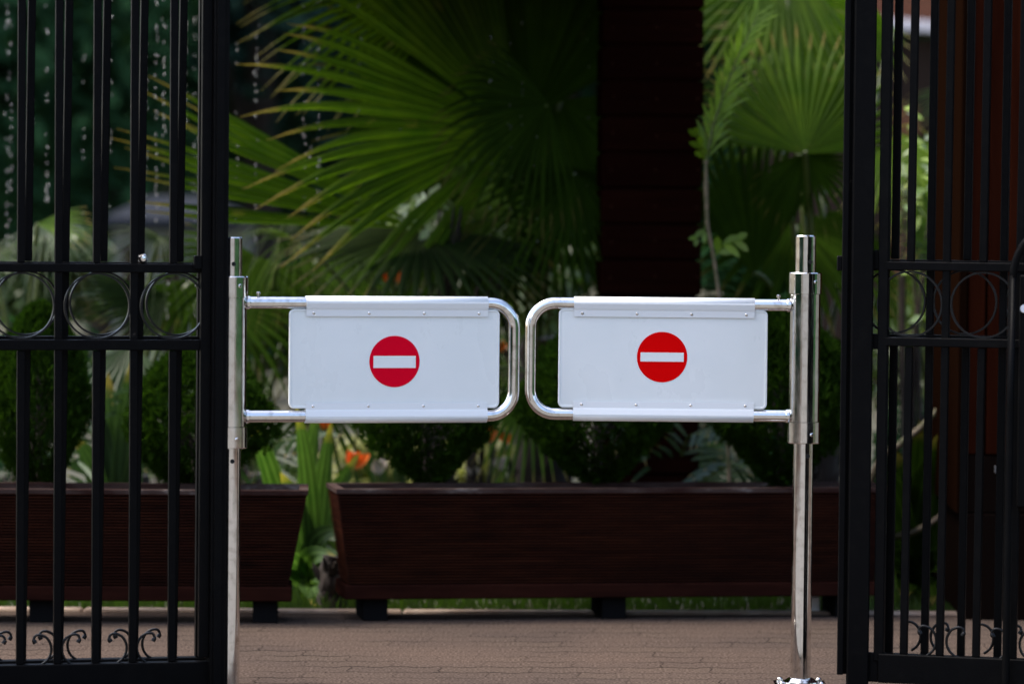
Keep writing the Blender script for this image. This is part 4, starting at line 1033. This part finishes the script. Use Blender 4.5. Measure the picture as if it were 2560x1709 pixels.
# ================================================================== RED-BROWN KIOSK at right
YK = 10.78; k0 = P(2407, 1540, YK)
kz = lambda y: GZ(2480, y, YK)
kio = empty('kiosk', (k0.x, YK, 0), R(-1.5), label='red-brown wood clad kiosk with dark plinth at the right edge, behind the gate', cat='kiosk')
s = MB(); zpl = kz(1283); zmid = kz(1137)
x = .0
rnd = random.Random(2)
while x < 1.6:
    wv = rnd.choice([.055, .075, .035, .09]); s.box((x + wv / 2, .5, (zmid + .002 + 2.9) / 2), (wv / 2 - .003, .5 + rnd.choice([0, .004, .008]), (2.9 - zmid) / 2 - .001), None, .003); x += wv
s.build('cladding', M['red_wood'], kio)
s = MB(); s.box((.8, .5, (zpl + zmid) / 2), (.80, .500, (zmid - zpl) / 2 - .002), None, .003); s.box((.8, .5, zpl / 2), (.806, .506, zpl / 2), None, .004); s.build('plinth', M['plinth'], kio)
s = MB(); s.box((-.012, .5, (2.9 + zpl) / 2), (.012, .5, (2.9 - zpl) / 2), None, .003)
s.box((-.012, -.006, (2.9 + zpl) / 2), (.011, .005, (2.9 - zpl) / 2), None, .001); s.build('corner_trim', M['trim_wood'], kio)
# return wall, seen edge on
s = MB(); s.box((.8, .5, 2.95), (1.0, .75, .04), None, .005); s.build('roof', M['plinth'], kio)
s = MB(); s.box((GX(2488, 1172, YK) - k0.x, -.010, kz(1172)), (.003, .004, .011), None, .002); s.build('white_tab', M['grey_tab'], kio)

# ================================================================== distant buildings
YB = 24; b0 = P(2230, 70, YB); bb = empty('brown_building', (b0.x, YB, 0), R(-6), label='distant brown timber building with a pale beam, seen above the palms at upper right', cat='building')
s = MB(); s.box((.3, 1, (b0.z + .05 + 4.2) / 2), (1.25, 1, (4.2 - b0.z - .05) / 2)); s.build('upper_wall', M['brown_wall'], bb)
s = MB(); s.box((.3, 1.06, b0.z / 2 - .02), (1.2, 1, b0.z / 2 - .04)); s.build('lower_wall', M['dark_wall'], bb)
s = MB(); s.box((.3, -.06, b0.z - .0), (1.28, .06, .032), Matrix.Rotation(.07, 3, 'Y'), .004); s.build('beam', M['white_beam'], bb)
s = MB(); s.box((.62, .0, .9), (.10, .05, .9), None, .005); s.box((.10, .0, .9), (.07, .05, .9), None, .005); s.build('timber_post', M['brown_wall'], bb)
YH = 23; h0 = P(400, 490, YH); hx = (GX(270, 500, YH), GX(655, 500, YH)); hc = sum(hx) / 2; hw = (hx[1] - hx[0]) / 2; ez = GZ(400, 548, YH)
hut = empty('garden_hut', (hc, YH, 0), 0, label='low pale hut with grey roof, blurred behind the left gate frame', cat='hut')
s = MB(); rz_ = h0.z
s.add([(-hw, -.4, ez), (hw, -.4, ez), (hw, .4, ez), (-hw, .4, ez), (-hw * .45, 0, rz_), (hw * .25, 0, rz_)], [(0, 1, 5, 4), (1, 2, 5), (2, 3, 4, 5), (3, 0, 4), (0, 3, 2, 1)])
s.box((0, -.4, ez - .02), (hw, .02, .025)); s.build('roof', M['hut_roof'], hut)
s = MB(); s.box((0, 0, (ez - .05) / 2), (hw * .85, .32, (ez - .05) / 2)); s.build('wall', M['hut_wall'], hut)
s = MB()
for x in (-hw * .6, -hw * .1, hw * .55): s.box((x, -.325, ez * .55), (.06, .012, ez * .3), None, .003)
s.build('shutter', M['dark_wall'], hut)

# small white marker box on the kerb and a pale label in the bed
p = P(2036, 1522, 10.92); s = MB(); s.box((0, 0, .024), (.015, .012, .026), None, .005); s.box((0, -.002, .054), (.012, .010, .005), None, .002)
s.build('marker_box', M['white_petal'], None, (p.x, 10.92, .0), label='small white box on the kerb right of the barrier post', cat='box')
# ================================================================== grass tufts
s = MB(); rnd = random.Random(31)
def blades(x0, x1, y0, y1, n_, h):
    for i in range(n_):
        x = rnd.uniform(x0, x1); y = rnd.uniform(y0, y1); b = Vector((x, y, -.02)); hh_ = h * rnd.uniform(.4, 1.2); l = Vector((rnd.uniform(-.5, .5), rnd.uniform(-.4, .2), 0)) * hh_; w_ = Vector((rnd.uniform(.0015, .0035), 0, 0))
        s.add([b - w_, b + w_, b + l * .4 + Vector((0, 0, hh_ * .6)) + w_ * .8, b + l * .4 + Vector((0, 0, hh_ * .6)) - w_ * .8, b + l + Vector((0, 0, hh_))], [(0, 1, 2, 3), (3, 2, 4)], [(0, 0), (1, 0), (1, .6), (0, .6), (.5, 1)])
blades(-1.9, -.35, 10.86, 12.6, 8000, .065); blades(-.35, 1.5, 10.95, 12.6, 7000, .045)
s.build('grass', M['grass'], None, label='short bright grass growing behind the kerb under the planters', cat='grass', kind='stuff')

# ================================================================== falling drops
s = MB(); rnd = random.Random(77)
ico = []
def drop(p, r, el):
    n1, n2 = 8, 6; vs = []
    for i in range(n2 + 1):
        ph = math.pi * i / n2
        for j in range(n1):
            a = 2 * math.pi * j / n1; vs.append((p.x + r * math.sin(ph) * math.cos(a), p.y + r * math.sin(ph) * math.sin(a), p.z + r * el * math.cos(ph)))
    s.add(vs, [(i * n1 + j, i * n1 + (j + 1) % n1, (i + 1) * n1 + (j + 1) % n1, (i + 1) * n1 + j) for i in range(n2) for j in range(n1)], smooth=True)
cols = [(18, 0, 620, 30), (28, 20, 600, 22), (78, 0, 520, 14), (118, 0, 620, 26), (278, 0, 520, 16), (335, 0, 620, 22), (365, 100, 700, 22), (392, 0, 560, 32), (410, 0, 420, 22), (466, 0, 330, 16), (486, 0, 560, 26), (497, 300, 620, 14),
        (593, 100, 560, 9), (640, 0, 620, 22), (645, 60, 300, 6), (760, 0, 660, 24), (797, 0, 660, 30), (775, 100, 400, 8), (420, 690, 800, 8), (440, 690, 820, 9), (470, 690, 830, 7), (490, 700, 830, 6), (1228, 60, 600, 9), (1275, 100, 660, 9), (1305, 30, 600, 9), (1340, 200, 640, 4), (900, 0, 620, 9), (1470, 20, 500, 6), (210, 0, 600, 8), (1000, 200, 660, 6)]
for (x, y0, y1, n_) in cols:
    Y = rnd.uniform(11.7, 12.1) if x > 560 else rnd.uniform(11.6, 12.6)
    for i in range(n_):
        p = P(x + rnd.gauss(0, 2.2), rnd.uniform(y0, y1), Y + rnd.uniform(-.05, .05)); drop(p, rnd.uniform(.0014, .0025), rnd.uniform(1.3, 2.8))
BS(M['water']).inputs['Specular IOR Level'].default_value = .3
s.build('water_drops', M['water'], None, label='strings of falling water drops in front of the palm leaves', cat='water', kind='stuff')

# ================================================================== street side (behind the camera, seen in the chrome)
s = MB(); s.box((1.0, -5.0, 2.0), (6, .3, 2.0)); s.box((1.0, -5.0, 4.05), (6.1, .4, .05), None, .01)
s.build('plastered_wall', M['beige'], None, label='beige plastered wall across the street, seen only in the chrome', cat='wall')
for (x, y, hx, hy, lb) in ((11.5, 1.5, .8, 7, 'dark hedge added out of view to the right, for dark reflections in the chrome'), (-9.5, 0.5, .8, 6, 'dark hedge added out of view to the left, for dark reflections in the chrome')):
    s = MB(); rnd = random.Random(3); s.box((x, y, 1.5), (hx, hy, 1.5))  # unseen hedge, added to give the chrome its dark streaks
    for i in range(2500):
        p = Vector((x + rnd.choice([-1, 1]) * (hx + rnd.random() * .1), y + rnd.uniform(-hy, hy), rnd.uniform(0, 3.2))); a = rnd.uniform(.08, .2)
        u = Vector((rnd.uniform(-.4, .4), rnd.uniform(-1, 1), rnd.uniform(-1, 1))).normalized(); v = u.cross(Vector((1, rnd.uniform(-.5, .5), rnd.uniform(-.5, .5)))).normalized()
        s.add([p - u * a, p - v * a * .5, p + u * a, p + v * a * .5], [(0, 1, 2, 3)])
    s.build('unseen_hedge', M['tree_leaf'], None, label=lb, cat='hedge')
